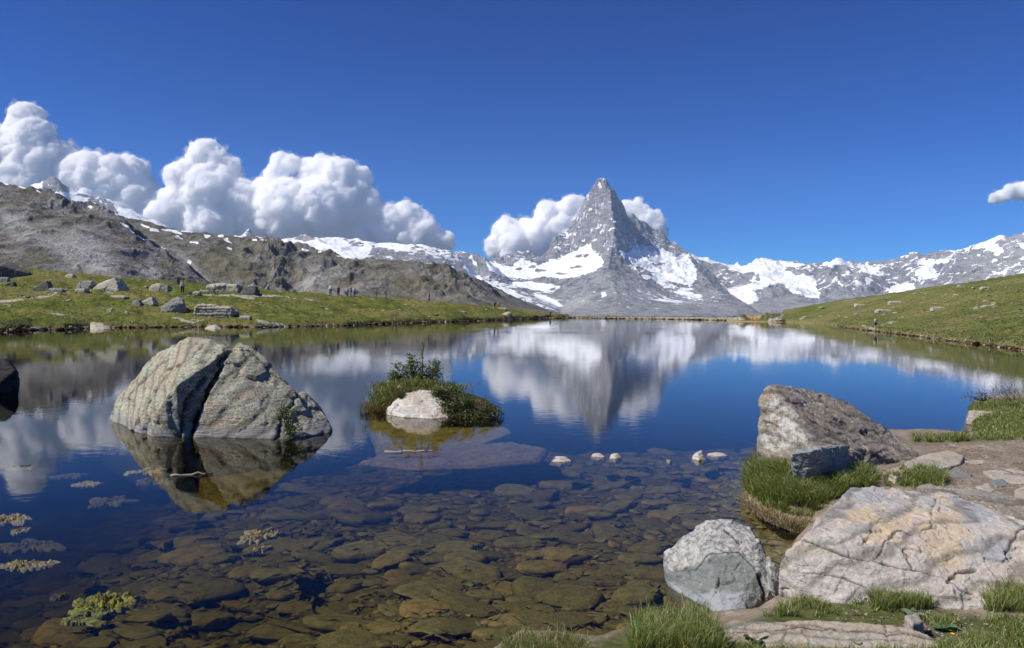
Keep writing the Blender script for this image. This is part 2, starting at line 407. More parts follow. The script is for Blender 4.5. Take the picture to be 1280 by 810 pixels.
def shpR(X, Y, H):
    e = sstep(-50, 350, H)
    wx = fbm(X / 700, Y / 700, 8.3, 3) * 220
    r = ridged((X + wx) / 480, (Y - wx) / 560, 2.4, 6, 0.55) - 0.9
    return H + e * (r * 42 + fbm(X / 160, Y / 160, H / 160, 6, 0.62) * 18 + 7 * fbm(X / 45, Y / 45, H / 45, 4, .6))
def paintR(X, Y, H, gx, gy, px, py):
    w = fbm(X / 260, Y / 260, H / 200, 5, 0.6); ox, oy = px, py
    px = px + 2.4 * w; py = py + 1.6 * fbm(X / 180 + 40, Y / 180, H / 150, 5, 0.6)
    s = np.zeros(px.shape)
    def add(pts, soft=1.5, v=1.0):
        nonlocal s; s = np.maximum(s, v * band(px, py, pts, soft * 1.6))
    add([(858, 314), (885, 318), (925, 327), (945, 322), (1004, 330), (1010, 332), (985, 334), (992, 344), (1016, 344), (1022, 360), (1026, 372), (1010, 372), (990, 366), (980, 356), (972, 353), (962, 358), (945, 363), (930, 357), (952, 350), (940, 338), (930, 342), (915, 336), (900, 330), (880, 326), (860, 320)], 2)
    add([(903, 360), (930, 357), (945, 364), (950, 376), (935, 382), (922, 376), (912, 366)], 2.5, .72)
    add([(1024, 333), (1042, 320), (1052, 322), (1064, 329), (1068, 335), (1052, 330)], 1.5, .8)
    add([(1042, 344), (1050, 350), (1056, 358), (1050, 358), (1042, 352)], 2, .6)
    add([(1068, 330), (1106, 330), (1124, 325), (1122, 330), (1098, 335), (1110, 345), (1100, 348), (1078, 340)], 2.5, .58)
    add([(1110, 360), (1130, 352), (1144, 352), (1146, 362), (1130, 368), (1108, 371)], 2.5, .68)
    add([(1140, 326), (1160, 322), (1178, 324), (1196, 314), (1185, 330), (1165, 332), (1178, 342), (1170, 350), (1150, 350), (1140, 340), (1152, 332)], 3, .68)
    add([(1165, 309), (1185, 310), (1205, 312), (1235, 296), (1258, 290), (1260, 294), (1242, 303), (1256, 314), (1248, 320), (1232, 310), (1215, 312), (1190, 315)], 2, .9)
    add([(1272, 303), (1280, 303), (1290, 318), (1280, 314)], 2, .9)
    add([(1236, 335), (1248, 340), (1262, 334), (1256, 344), (1242, 344)], 2, .75)
    for cx, cy, rx, ry in ((985, 337, 5, 3), (1003, 339, 9, 4.5), (936, 341, 3, 2)):
        s *= 1 - .9 * np.exp(-(((px - cx) / rx) ** 2 + ((py - cy) / ry) ** 2) ** 2)
    flat = 1 - np.clip(np.hypot(gx, gy) / 1.3, 0, 1)
    s = np.maximum(s, .52 * sstep(.8, 1.4, ridged(X / 300, Y / 180, 1.2, 5, .6)) * sstep(80, 400, H))
    s = s + .18 * flat * sstep(200, 700, H) + 0.06 + .22 * fbm(X / 110, Y / 110, H / 70, 6, .7)
    scr = np.clip(.25 + .5 * fbm(X / 300, Y / 300, 5, 4) + .5 * sstep(1190, 1260, ox), 0, 1)
    return np.stack([np.clip(s, 0, 1), scr, 0.5 * band(ox, oy, [(1205, 345), (1218, 332), (1225, 350), (1210, 372)], 5)], 1)
terrain('mountain', polysR, 838, 1330, 1.15, np.concatenate([np.linspace(8700, 12950, 250), np.linspace(13000, 13400, 5)]), M_far, shpR, paintR)

# ---- the snow range to the left, behind the brown hill
sky_l = [(-30, 240, 9800), (20, 233, 9800), (45, 232, 9700), (54, 228, 9600), (60, 222, 9600), (66, 219, 9600), (73, 222, 9600), (80, 231, 9600), (86, 237, 9600), (100, 240, 9700), (115, 244, 9700), (134, 249, 9700), (142, 259, 9600), (150, 267, 9500), (175, 276, 9500),
    (230, 292, 9800), (298, 299, 9800), (306, 291, 9800), (312, 284, 9700), (318, 295, 9700), (340, 300, 9700), (368, 297, 9600), (381, 291, 9600), (396, 298, 9700), (420, 297, 9900), (448, 299, 9900), (470, 304, 9900), (492, 303, 9900), (510, 304, 9900), (530, 307, 9900), (548, 311, 9900), (562, 311, 9800), (572, 316, 9700), (582, 332, 9600), (592, 352, 9400), (602, 375, 9200)]
polysL = [sky_l, [(100, 300, 9000), (300, 310, 9000), (430, 315, 9000), (468, 320, 9000), (500, 322, 9200), (540, 325, 9200), (565, 332, 9100), (580, 345, 8800)],
    [(440, 310, 9500), (475, 312, 9500), (520, 313, 9500), (550, 318, 9500)], [(480, 345, 8500), (540, 345, 8500), (575, 352, 8500)],
    [(-30, 330, 8000), (300, 350, 8000), (480, 360, 8000), (630, 380, 8000)], [(-30, 330, 10900), (300, 350, 10900), (630, 370, 10900)]]
def shpL(X, Y, H):
    r = ridged(X / 420, Y / 420, 5.4, 6, 0.55) - 0.9
    return H + r * 18 + fbm(X / 140, Y / 140, H / 140, 6, 0.6) * 12
def paintL(X, Y, H, gx, gy, px, py):
    w = fbm(X / 260, Y / 260, H / 200, 5, 0.6)
    px = px + 3.0 * w; py = py + 1.6 * fbm(X / 180 + 40, Y / 180, H / 150, 5, 0.6)
    s = np.where(px < 250, .62, .95)
    rk = np.maximum.reduce([band(px, py, [(52, 232), (58, 220), (74, 220), (88, 240), (52, 240)], 1.5),
        .7 * band(px, py, [(100, 243), (136, 249), (148, 270), (130, 262)], 2),
        band(px, py, [(366, 299), (381, 289), (398, 299), (380, 303)], 1.2), .8 * band(px, py, [(300, 300), (306, 288), (314, 284), (318, 300)], 1.2),
        .8 * band(px, py, [(428, 298), (455, 301), (458, 309), (440, 309)], 2), band(px, py, [(464, 306), (498, 312), (545, 320), (578, 326), (592, 350), (540, 345), (460, 322)], 3),
        .75 * band(px, py, [(508, 303), (560, 312), (576, 318), (576, 330), (520, 318)], 2.5)])
    s = s * (1 - .75 * rk) + .1 + .25 * fbm(X / 110, Y / 110, H / 40, 6, .7)
    return np.stack([np.clip(s, 0, 1), .2 + 0 * s, 0 * s], 1)
terrain('mountain', polysL, -45, 640, 1.3, np.concatenate([np.linspace(8000, 10000, 110), np.linspace(10100, 10900, 6)]), M_far, shpL, paintL)

# ---- the brown schist hill, farther ridge with a crag
polysB = [[(100, 262, 2150), (150, 271, 2150), (170, 274, 2150), (200, 280, 2150), (250, 290, 2150), (310, 297, 2150), (345, 301, 2150), (400, 311, 2150), (440, 318, 2150), (463, 323, 2120), (490, 325, 2100), (520, 325, 2050), (545, 329, 2000), (562, 335, 1950), (580, 345, 1900), (597, 357, 1850), (612, 370, 1800), (630, 381, 1700), (655, 388, 1600), (690, 396, 1500)],
    [(100, 300, 1900), (200, 310, 1850), (260, 315, 1850), (330, 318, 1850), (420, 335, 1800), (500, 340, 1780), (560, 350, 1750)],
    [(330, 307, 1990), (337, 311, 1965), (341, 322, 1960), (341, 360, 1900)], [(346, 309, 2010), (347, 322, 1990), (348, 360, 1965)],
    [(353, 306, 2010), (358, 322, 1930), (360, 360, 1870)], [(366, 310, 2040), (369, 326, 2010), (370, 360, 1960)],
    [(324, 318, 1990), (324, 335, 1955), (326, 360, 1925)],
    [(240, 352, 1650), (400, 362, 1650), (500, 368, 1600), (600, 385, 1500)],
    [(100, 380, 1300), (400, 392, 1250), (700, 402, 1200)], [(80, 340, 2600), (400, 360, 2600), (700, 390, 2500)]]
def shpB(X, Y, H):
    e = sstep(0, 40, H)
    r = ridged(X / 80, Y / 80, 0.4, 6, 0.55) - 0.9
    wpx = 640 + F_PX * X / Y
    crag = np.exp(-((wpx - 350) / 35) ** 2) + .6 * np.exp(-((wpx - 560) / 50) ** 2) + .5 * np.exp(-((wpx - 435) / 22) ** 2)
    return H + e * (r * (5 + 14 * crag) + fbm(X / 22, Y / 22, H / 22, 6, .62) * (2.2 + 3 * crag))
def paintB(X, Y, H, gx, gy, px, py):
    w = fbm(X / 60, Y / 60, H / 60, 5, .6); ox, oy = px, py
    px = px + 3 * w; py = py + 1.5 * fbm(X / 40 + 4, Y / 40, H / 40, 5, .6)
    s = np.zeros(px.shape)
    for cx, cy, rx, ry, an in ((182, 283, 8, 2, .35), (193, 288, 7, 2, .3), (208, 287, 9, 1.3, .1), (220, 290, 8, 1.3, .3), (234, 289, 10, 1.6, .05), (222, 297, 6, 1.5, .4), (242, 303, 8, 1.8, .1), (260, 295, 4, 2, 0), (275, 295, 5, 2, 0), (285, 301, 8, 1.6, .45), (297, 295, 8, 1.3, .1), (286, 311, 4, 1.4, .4), (318, 300, 4, 1.2, 0), (202, 311, 5, 1.2, 0), (330, 300, 5, 1, .1), (384, 312, 5, 1.2, .1), (400, 315, 4, 1.2, .1), (432, 321, 11, 1.5, .05), (236, 328, 4, 2.6, .8)):
        c, sn = math.cos(an), math.sin(an); u = (px - cx) * c + (py - cy) * sn; v = -(px - cx) * sn + (py - cy) * c
        s = np.maximum(s, 1.15 * np.exp(-((u / rx) ** 2 + (v / ry) ** 2)))
    scr = .25 + .5 * fbm(X / 60, Y / 60, 1, 4) + .5 * band(ox, oy, [(368, 325), (385, 320), (430, 345), (430, 368), (375, 366)], 8) + .6 * band(ox, oy, [(215, 310), (225, 312), (262, 352), (250, 350)], 3)
    gr = .35 + .6 * fbm(X / 90, Y / 90, 7, 4) + .5 * band(ox, oy, [(500, 340), (550, 345), (560, 360), (500, 362)], 8) + .35 * band(ox, oy, [(240, 310), (320, 305), (320, 350), (270, 350)], 8)
    return np.stack([np.clip(s, 0, 1), np.clip(scr, 0, 1), np.clip(gr, 0, 1)], 1)
terrain('hill', polysB, 90, 700, 1.1, np.concatenate([np.linspace(1250, 1600, 25), np.linspace(1605, 2200, 170), np.linspace(2240, 2600, 6)]), M_mid, shpB, paintB)

# ---- the nearer spur of the brown hill, with scree
polysA = [[(-60, 205, 1450), (-20, 220, 1450), (0, 226, 1450), (20, 231, 1440), (40, 235, 1440), (52, 239, 1430), (60, 235, 1420), (70, 234, 1420), (82, 240, 1420), (100, 248, 1420), (120, 258, 1410), (135, 263, 1400), (150, 271, 1380), (162, 282, 1350), (172, 292, 1320), (190, 303, 1280), (205, 314, 1240), (220, 324, 1200), (240, 338, 1150), (258, 350, 1100), (275, 358, 1060), (300, 372, 1000)],
    [(-60, 270, 1200), (0, 275, 1180), (50, 285, 1150), (100, 300, 1100), (150, 315, 1060), (200, 335, 1020)],
    [(70, 255, 1370), (90, 262, 1340), (110, 268, 1320)], [(0, 250, 1320)],
    [(-60, 345, 800), (60, 350, 800), (150, 362, 780), (250, 372, 760)], [(-60, 385, 500), (300, 398, 500)],
    [(-60, 300, 1750), (200, 350, 1700), (300, 385, 1500)]]
def shpA(X, Y, H):
    e = sstep(0, 40, H)
    wpx = 640 + F_PX * X / Y
    r = ridged(X / 70, Y / 120, 2.4, 6, 0.55) - 0.9
    crag = np.exp(-((wpx - 88) / 40) ** 2) * sstep(1250, 1350, Y) + .4 * sstep(150, 180, wpx)
    return H + e * (r * (4 + 6 * crag) + fbm(X / 16, Y / 16, H / 16, 6, .65) * (1.1 + 2.5 * crag))
def paintA(X, Y, H, gx, gy, px, py):
    w = fbm(X / 60, Y / 60, H / 60, 5, .6)
    x2 = px + 10 * w; y2 = py + 6 * fbm(X / 50 + 4, Y / 50, H / 50, 5, .6)
    s = np.zeros(px.shape)
    for cx, cy, rx, ry, an in ((8, 230, 4, 1, .2), (27, 234, 6, 1, .3), (113, 259, 4, 1.2, .3), (155, 281, 7, 1.4, .5), (164, 288, 6, 1.2, .8), (176, 297, 6, 1, .6), (48, 239, 4, 1.3, .5)):
        c, sn = math.cos(an), math.sin(an); u = (px - cx) * c + (py - cy) * sn; v = -(px - cx) * sn + (py - cy) * c
        s = np.maximum(s, 1.2 * np.exp(-((u / rx) ** 2 + (v / ry) ** 2)))
    scr = .28 + .5 * fbm(X / 40, Y / 40, 1, 5, .6) + .95 * band(x2, y2, [(5, 262), (60, 292), (92, 282), (120, 296), (140, 330), (150, 356), (118, 350), (90, 322), (50, 305), (0, 285)], 12) + .6 * band(x2, y2, [(183, 308), (192, 318), (200, 350), (186, 350), (180, 325)], 4)
    gr = .12 + .5 * fbm(X / 90, Y / 90, 7, 4) + .6 * band(x2, y2, [(-50, 300), (40, 318), (70, 335), (60, 352), (-50, 352)], 10)
    return np.stack([np.clip(s, 0, 1), np.clip(scr, 0, 1), np.clip(gr, 0, 1)], 1)
terrain('hill', polysA, -60, 300, 1.1, np.concatenate([np.linspace(500, 780, 14), np.linspace(790, 1480, 210), np.linspace(1500, 1750, 6)]), M_mid, shpA, paintA)
# ================================================================== CLOUDS
def cloud_mat(name, dens):
    n = NT(name)
    v = n.n('ShaderNodeVolumePrincipled'); v.inputs['Color'].default_value = (1, 1, 1, 1)
    v.inputs['Density'].default_value = dens; v.inputs['Anisotropy'].default_value = 0.0
    n.l(v.outputs[0], n.out.inputs['Volume'])
    return n.mat
M_cloud = cloud_mat('cumulus vapour', .03); M_veil = cloud_mat('thin cloud fringe', .0022)
def cloud(label, puffs, Y, seed, dens=None, rough=1.0, vox=1.0):
    """puffs: (px, py, radius px) traced from the photograph; a body of merged balls with a billowed skin"""
    rs = np.random.RandomState(seed); s = Y / F_PX
    bm = bmesh.new()
    for k, pf in enumerate(puffs):
        px, py, r = pf[:3]; dy = (pf[3] if len(pf) > 3 else rs.uniform(-.6, .6)) * r * s
        c = P(px, py, Y + dy)
        mtx = Matrix.Translation(c) @ Matrix.Diagonal((1, 1.0, 1, 1))
        bmesh.ops.create_icosphere(bm, subdivisions=3, radius=r * s, matrix=mtx)
    me = bpy.data.meshes.new('tmp'); bm.to_mesh(me); bm.free()
    me.materials.append(M_cloud)
    o = bpy.data.objects.new('cloud', me); COL.objects.link(o)
    def remesh():
        md = o.modifiers.new('r', 'REMESH'); md.mode = 'VOXEL'; md.voxel_size = vox * s
        dg = bpy.context.evaluated_depsgraph_get(); m2 = bpy.data.meshes.new_from_object(o.evaluated_get(dg)); o.modifiers.clear()
        o.data = m2; return m2
    me2 = remesh()
    for st_, (f_, amp) in enumerate(((1 / 22, 6.0), (1 / 8.5, 4.2), (1 / 3.8, 3.0), (1 / 1.9, 1.3))):
        co = get_co(me2); no = get_no(me2); q = co / s + seed * 31.7
        b = np.abs(noise3(q[:, 0] * f_, q[:, 1] * f_, q[:, 2] * f_))
        set_co(me2, co + no * ((0.42 - b) * 2 * amp * rough * s)[:, None])
        me2 = remesh()
    me2.polygons.foreach_set('use_smooth', np.ones(len(me2.polygons), bool))
    # a thinner torn fringe round the dense body
    vm = me2.copy(); v = bpy.data.objects.new('fringe', vm); COL.objects.link(v); v.parent = o
    co = get_co(vm); no = get_no(vm); q = co / s + seed * 11.1
    b = fbm(q[:, 0] / 6, q[:, 1] / 6, q[:, 2] / 6, 4, .65)
    set_co(vm, co + no * (np.clip(.2 + b * 1.9, .02, 2.6) * 3.2 * rough * s)[:, None])
    md = v.modifiers.new('r', 'REMESH'); md.mode = 'VOXEL'; md.voxel_size = vox * s * 1.3
    dg = bpy.context.evaluated_depsgraph_get(); m3 = bpy.data.meshes.new_from_object(v.evaluated_get(dg)); v.modifiers.clear(); v.data = m3
    m3.materials.clear(); m3.materials.append(M_veil); m3.polygons.foreach_set('use_smooth', np.ones(len(m3.polygons), bool))
    tag(o, label, 'cloud', 'cumulus clouds above the ridges')
    return o
cloud('tall white cumulus tower at the left edge above the dark spur', [(-40, 200, 50), (-10, 215, 40), (5, 195, 16), (35, 152, 15), (24, 160, 10), (44, 160, 10), (40, 175, 22), (30, 195, 24), (52, 205, 32), (70, 200, 20), (40, 235, 40), (90, 225, 28), (110, 225, 26), (120, 205, 12), (145, 213, 14), (160, 220, 20), (140, 235, 28), (172, 238, 16), (165, 255, 20), (120, 262, 30), (70, 262, 35), (-10, 260, 50)], 15500, 1)
cloud('broad bank of white cumulus over the brown ridge left of centre', [(258, 196, 15), (248, 200, 12), (270, 205, 16), (283, 214, 13), (225, 222, 12), (240, 225, 22), (265, 240, 30), (225, 262, 24), (205, 275, 18), (300, 257, 26), (350, 204, 6), (364, 207, 6), (345, 220, 8), (340, 232, 10), (335, 247, 18), (378, 236, 12), (390, 212, 9), (405, 208, 9), (400, 222, 18), (425, 222, 18), (445, 228, 15), (452, 242, 14), (430, 250, 28), (400, 260, 32), (360, 265, 34), (320, 275, 30), (270, 275, 30), (462, 258, 12), (490, 275, 14), (505, 268, 10), (518, 275, 11), (530, 284, 10), (480, 290, 20), (515, 295, 16), (540, 298, 11), (556, 303, 7), (450, 290, 20), (410, 298, 20), (370, 300, 20), (240, 290, 20)], 14500, 2)
cloud('white cumulus billowing behind the left shoulder of the pointed peak', [(637, 285, 9), (632, 295, 12), (642, 300, 16), (624, 308, 10), (660, 300, 14), (655, 288, 8), (675, 295, 16), (684, 267, 9), (690, 272, 6), (700, 285, 16), (712, 262, 10), (722, 258, 9), (718, 275, 16), (730, 285, 18), (690, 306, 16), (665, 315, 14), (640, 317, 10), (710, 300, 20)], 14800, 3)
cloud('ragged cloud wisp trailing off the right shoulder of the pointed peak', [(783, 262, 7), (790, 266, 7), (796, 252, 3), (798, 260, 5), (806, 264, 8), (815, 270, 7), (808, 276, 10), (820, 280, 7), (826, 290, 5), (800, 280, 8)], 14600, 4, vox=1.0, rough=.7)
cloud('small lone cloud in the clear sky at the right edge', [(1285, 236, 8), (1275, 238, 7), (1262, 241, 6), (1252, 245, 5), (1243, 249, 3.5), (1298, 236, 9), (1310, 238, 8)], 15000, 5, vox=1.0, rough=.7)
# ================================================================== LAKE, SHORES AND MEADOWS
def v4(x, y, z): return (x, y, z, 0)          # a world point for tin()
def wp(px, py, z=0.0):
    q = W(px, py, z); return v4(q.x, q.y, q.z)
def off(p, dy, z):                             # the same bearing, dy farther, at height z
    k = (p[1] + dy) / p[1]; return v4(p[0] * k, p[1] + dy, z)

def meadow_mat(name, g1, g2, g3, earth):
    n = NT(name); v = n.coord('Object'); c = n.sep(n.attr('Col'))
    a = n.noise(v, 0.35, 7, 0.6); b = n.noise(v, 1.7, 8, 0.74); d = n.noise(v, 0.08, 3, 0.5)
    col = n.mix(n.ramp(a, [(0.38, 0), (0.62, 1)]), g1, g2)
    col = n.mix(n.ramp(d, [(0.42, 0), (0.62, 0.8)]), col, g3)
    col = n.mix(n.ramp(b, [(0.38, 0.9), (0.5, 0)]), col, tuple(x * 0.38 for x in g1))
    col = n.mix(n.math('MULTIPLY', c[0], n.ramp(b, [(0.3, 0.6), (0.55, 1)])), col, earth)
    col = n.mix(n.ramp(n.math('ADD', c[1], n.math('MULTIPLY', n.math('SUBTRACT', n.noise(v, 1.1, 6, 0.7), 0.5), 1.0)), [(0.5, 0), (0.56, 1)]), col, (0.36, 0.34, 0.29))
    nm = n.bump(n.math('ADD', a, n.math('MULTIPLY', b, 0.5)), 0.8, 0.25)
    return n.surf(n.princ(col, 0.95, nm, 0.1))
M_mead = meadow_mat('alpine meadow', (0.085, 0.105, 0.018), (0.15, 0.165, 0.035), (0.20, 0.18, 0.06), (0.22, 0.17, 0.10))
M_mead_r = meadow_mat('dry alpine slope', (0.10, 0.125, 0.03), (0.155, 0.165, 0.05), (0.21, 0.19, 0.075), (0.22, 0.18, 0.11))

# ---- left meadow
shoreL = [wp(-80, 421), wp(-30, 418), wp(0, 416), wp(40, 412.5), wp(80, 412), wp(113, 410), wp(130, 409.5), wp(170, 409.5), wp(210, 409), wp(260, 408.5), wp(320, 409), wp(380, 408), wp(430, 407), wp(480, 405), wp(530, 403.3), wp(580, 401.8), wp(630, 400), wp(665, 398.8), wp(690, 397.6), wp(712, 397.2)]
def crestL(px):
    xs = [-80, 0, 30, 60, 100, 150, 200, 260, 330, 400, 440, 500, 560, 620, 655, 690, 712]
    ys = [330, 336, 337, 340, 345, 348, 351, 356, 363, 370, 372, 375.5, 380, 384.5, 389, 394.5, 396.5]
    Ys = [125, 128, 128, 126, 122, 125, 130, 132, 135, 140, 150, 158, 170, 185, 198, 205, 206]
    return np.interp(px, xs, ys), np.interp(px, xs, Ys)
polysM = [shoreL, [off(p, -0.7, -0.5) for p in shoreL], [off(p, -14, -3.2) for p in shoreL], [off(p, 0.35, 0.32) for p in shoreL], [off(p, 2.6, 0.62) for p in shoreL]]
cr = []; bk = []; mid = []
for px in range(-80, 720, 40):
    py, Y = crestL(px); cr.append((px, float(py), float(Y))); q = P(px, float(py), float(Y)); bk.append(off(v4(*q), 22, q.z - 1.0)); mid.append(off(v4(*q), 90, -6))
polysM += [cr, bk, mid]
# the ground between shore and crest, as its outline steps up in the photograph
polysM += [[(0, 385, 88), (60, 385, 90), (120, 384, 92), (160, 385, 92), (200, 390, 95), (260, 393, 98), (330, 390, 105), (400, 390, 112), (470, 390, 125)],
    [(0, 356, 108), (60, 358, 108), (120, 364, 106), (180, 370, 108), (240, 372, 112), (320, 373, 118), (400, 379, 125), (480, 382, 138), (560, 387, 152)]]
def shpM(X, Y, H):
    land = sstep(0.15, 1.0, H)
    t = fbm(X / 9, Y / 9, 1, 5, .55) * 0.38 + ridged(X / 14, Y / 5, 3, 3) * 0.30 + fbm(X / 2.4, Y / 2.0, 8, 4, .6) * 0.20
    return H + land * t + (1 - land) * sstep(-1, 0.3, H) * fbm(X / 1.1, Y / 1.1, 5, 3) * 0.14
def paintM(X, Y, H, gx, gy, px, py):
    e = sstep(0.34, 0.1, H)
    n = fbm(X / 6, Y / 6, 9, 4, .6)
    path = np.exp(-(sdline(px, py, [(0, 377), (40, 373), (62, 370), (76, 362), (84, 361)]) / 1.6) ** 2) + np.exp(-(sdline(px, py, [(226, 368), (270, 369), (320, 370), (345, 369), (400, 366 + 10)]) / 1.0) ** 2)
    st = .22 + .5 * sstep(.55, 1.0, n) + .9 * np.clip(path, 0, 1) * (.6 + .5 * n)
    earth = np.maximum(e, .45 * sstep(.5, 1.0, fbm(X / 5 + 9, Y / 5, 2, 4)))
    return np.stack([earth, np.clip(st, 0, 1), 0 * st], 1)
_, gridM = terrain('meadow', polysM, -80, 712, 1.15, np.geomspace(50, 310, 250), M_mead, shpM, paintM, base=-6, smooth=0)

# ---- right slope
shoreR = [wp(978, 402.6), wp(1000, 403.6), wp(1030, 405), wp(1048, 407), wp(1056, 409.6), wp(1080, 412.5), wp(1110, 416), wp(1150, 421), wp(1185, 425.5), wp(1230, 431), wp(1280, 438), wp(1340, 447), wp(1420, 460)]
polysS = [shoreR, [off(p, -0.6, -0.5) for p in shoreR], [off(p, -9, -3.2) for p in shoreR], [off(p, 0.3, 0.3) for p in shoreR], [off(p, 2.2, 0.5) for p in shoreR]]
crR = [(978, 391, 232), (1000, 386, 230), (1050, 377, 222), (1100, 370, 208), (1150, 362, 195), (1200, 355, 184), (1240, 349, 172), (1280, 343, 168), (1340, 333, 165), (1420, 320, 160)]
polysS += [crR, [off(v4(*P(*p)), 25, P(*p).z + 0.5) for p in crR], [off(v4(*P(*p)), 90, -4) for p in crR],
    [(1000, 396, 200), (1060, 400, 160), (1120, 396, 140), (1200, 393, 115), (1280, 390, 98), (1420, 388, 80)], [(1100, 410, 118), (1180, 414, 94), (1280, 421, 72), (1420, 436, 50)]]
def shpS(X, Y, H):
    land = sstep(0.15, 0.9, H)
    t = fbm(X / 11, Y / 11, 4, 5, .55) * 0.32 + ridged(X / 12, Y / 6, 6, 3) * 0.22 + fbm(X / 2.4, Y / 2.0, 8, 4, .6) * 0.15
    return H + land * t + (1 - land) * sstep(-1, 0.3, H) * fbm(X / 1.1, Y / 1.1, 5, 3) * 0.14
def paintS(X, Y, H, gx, gy, px, py):
    e = sstep(0.32, 0.1, H); n = fbm(X / 6, Y / 6, 19, 4, .6)
    st = .2 + .45 * sstep(.5, 1.0, n) + .6 * np.exp(-(sdline(px, py, [(1096, 411), (1078, 407)]) / 1.5) ** 2)
    return np.stack([np.maximum(e, .5 * sstep(.2, .9, fbm(X / 14 + 9, Y / 14, 2, 4))), np.clip(st, 0, 1), 0 * st], 1)
_, gridS = terrain('hillside', polysS, 972, 1400, 1.15, np.geomspace(34, 335, 250), M_mead_r, shpS, paintS, base=-6, smooth=0)

# ---- the low far shore with its pale track and the ochre mound
shoreF = [wp(690, 397.9), wp(712, 397.6), wp(760, 398.2), wp(820, 398.8), wp(870, 399.8), wp(905, 400.6), wp(940, 401.6), wp(985, 402.8), wp(1010, 403.6)]
shoreF = [v4(p[0] * 1.0, p[1], 0) for p in shoreF]
polysF = [shoreF, [off(p, -1.5, -0.6) for p in shoreF], [off(p, -20, -3.2) for p in shoreF], [off(p, 1.0, 0.35) for p in shoreF],
    [(690, 396.3, 216), (740, 396.0, 218), (800, 395.6, 218), (860, 395.2, 214), (905, 396.0, 205), (925, 396.5, 198)],
    [(926, 390, 196), (932, 387.6, 195), (944, 387.4, 195), (953, 388.2, 195), (957, 391, 195)], [(926, 399, 190), (958, 398.5, 190)],
    [(965, 392, 215), (980, 392, 218), (1010, 391, 222)], [off(v4(*P(px, 397, 235)), 0, -0.5) for px in (690, 760, 840, 920, 1010)], [off(v4(*P(px, 398, 275)), 0, -4) for px in (690, 760, 840, 920, 1010)]]
def shpF(X, Y, H):
    land = sstep(0.1, 0.5, H); return H + land * fbm(X / 5, Y / 5, 4, 4, .6) * 0.16
def paintF(X, Y, H, gx, gy, px, py):
    w = fbm(X / 5, Y / 5, 3, 4)
    moundc = sstep(-1, 1, sdpoly(px + w, py + w, [(931, 388), (953, 387), (955, 392), (948, 399), (932, 399)]))
    tr = sstep(-.6, .8, sdpoly(px, py + .4 * w, [(860, 396.4), (925, 397), (932, 399.6), (880, 398.6), (742, 397.0), (742, 396), (800, 395.4)])) * .9
    tr = np.maximum(tr, np.exp(-(sdline(px, py, [(962, 401), (976, 397), (980, 390)]) / 1.8) ** 2))
    return np.stack([np.maximum(moundc, sstep(.3, .05, H)), np.clip(tr + .25 + .15 * w, 0, 1), moundc], 1)
M_farshore = meadow_mat('far shore turf', (0.10, 0.115, 0.035), (0.14, 0.145, 0.055), (0.19, 0.17, 0.09), (0.42, 0.30, 0.14))
_, gridF = terrain('shore', polysF, 690, 1008, 0.7, np.geomspace(165, 275, 90), M_farshore, shpF, paintF, base=-6, smooth=3)

# ---- the wide ground under everything, out to the horizon
M_tundra = meadow_mat('valley ground', (0.10, 0.11, 0.045), (0.14, 0.14, 0.07), (0.17, 0.15, 0.09), (0.2, 0.16, 0.1))
def sheet(name, x0, x1, y0, y1, z, mat, nx=24, ny=24, zf=None):
    xs = np.linspace(x0, x1, nx); ys = np.linspace(y0, y1, ny); Xg, Yg_ = np.meshgrid(xs, ys)
    Z = np.full(Xg.shape, float(z)) if zf is None else zf(Xg, Yg_)
    i = np.arange(nx * ny).reshape(ny, nx)
    fc = np.stack([i[:-1, :-1], i[:-1, 1:], i[1:, 1:], i[1:, :-1]], -1).reshape(-1, 4)
    o = mesh_np(name, np.stack([Xg, Yg_, Z], -1), fc, mat); tag(o, kind='structure'); return o
sheet('ground', -15000, 15000, -6000, 13500, -170, M_tundra, 40, 40)

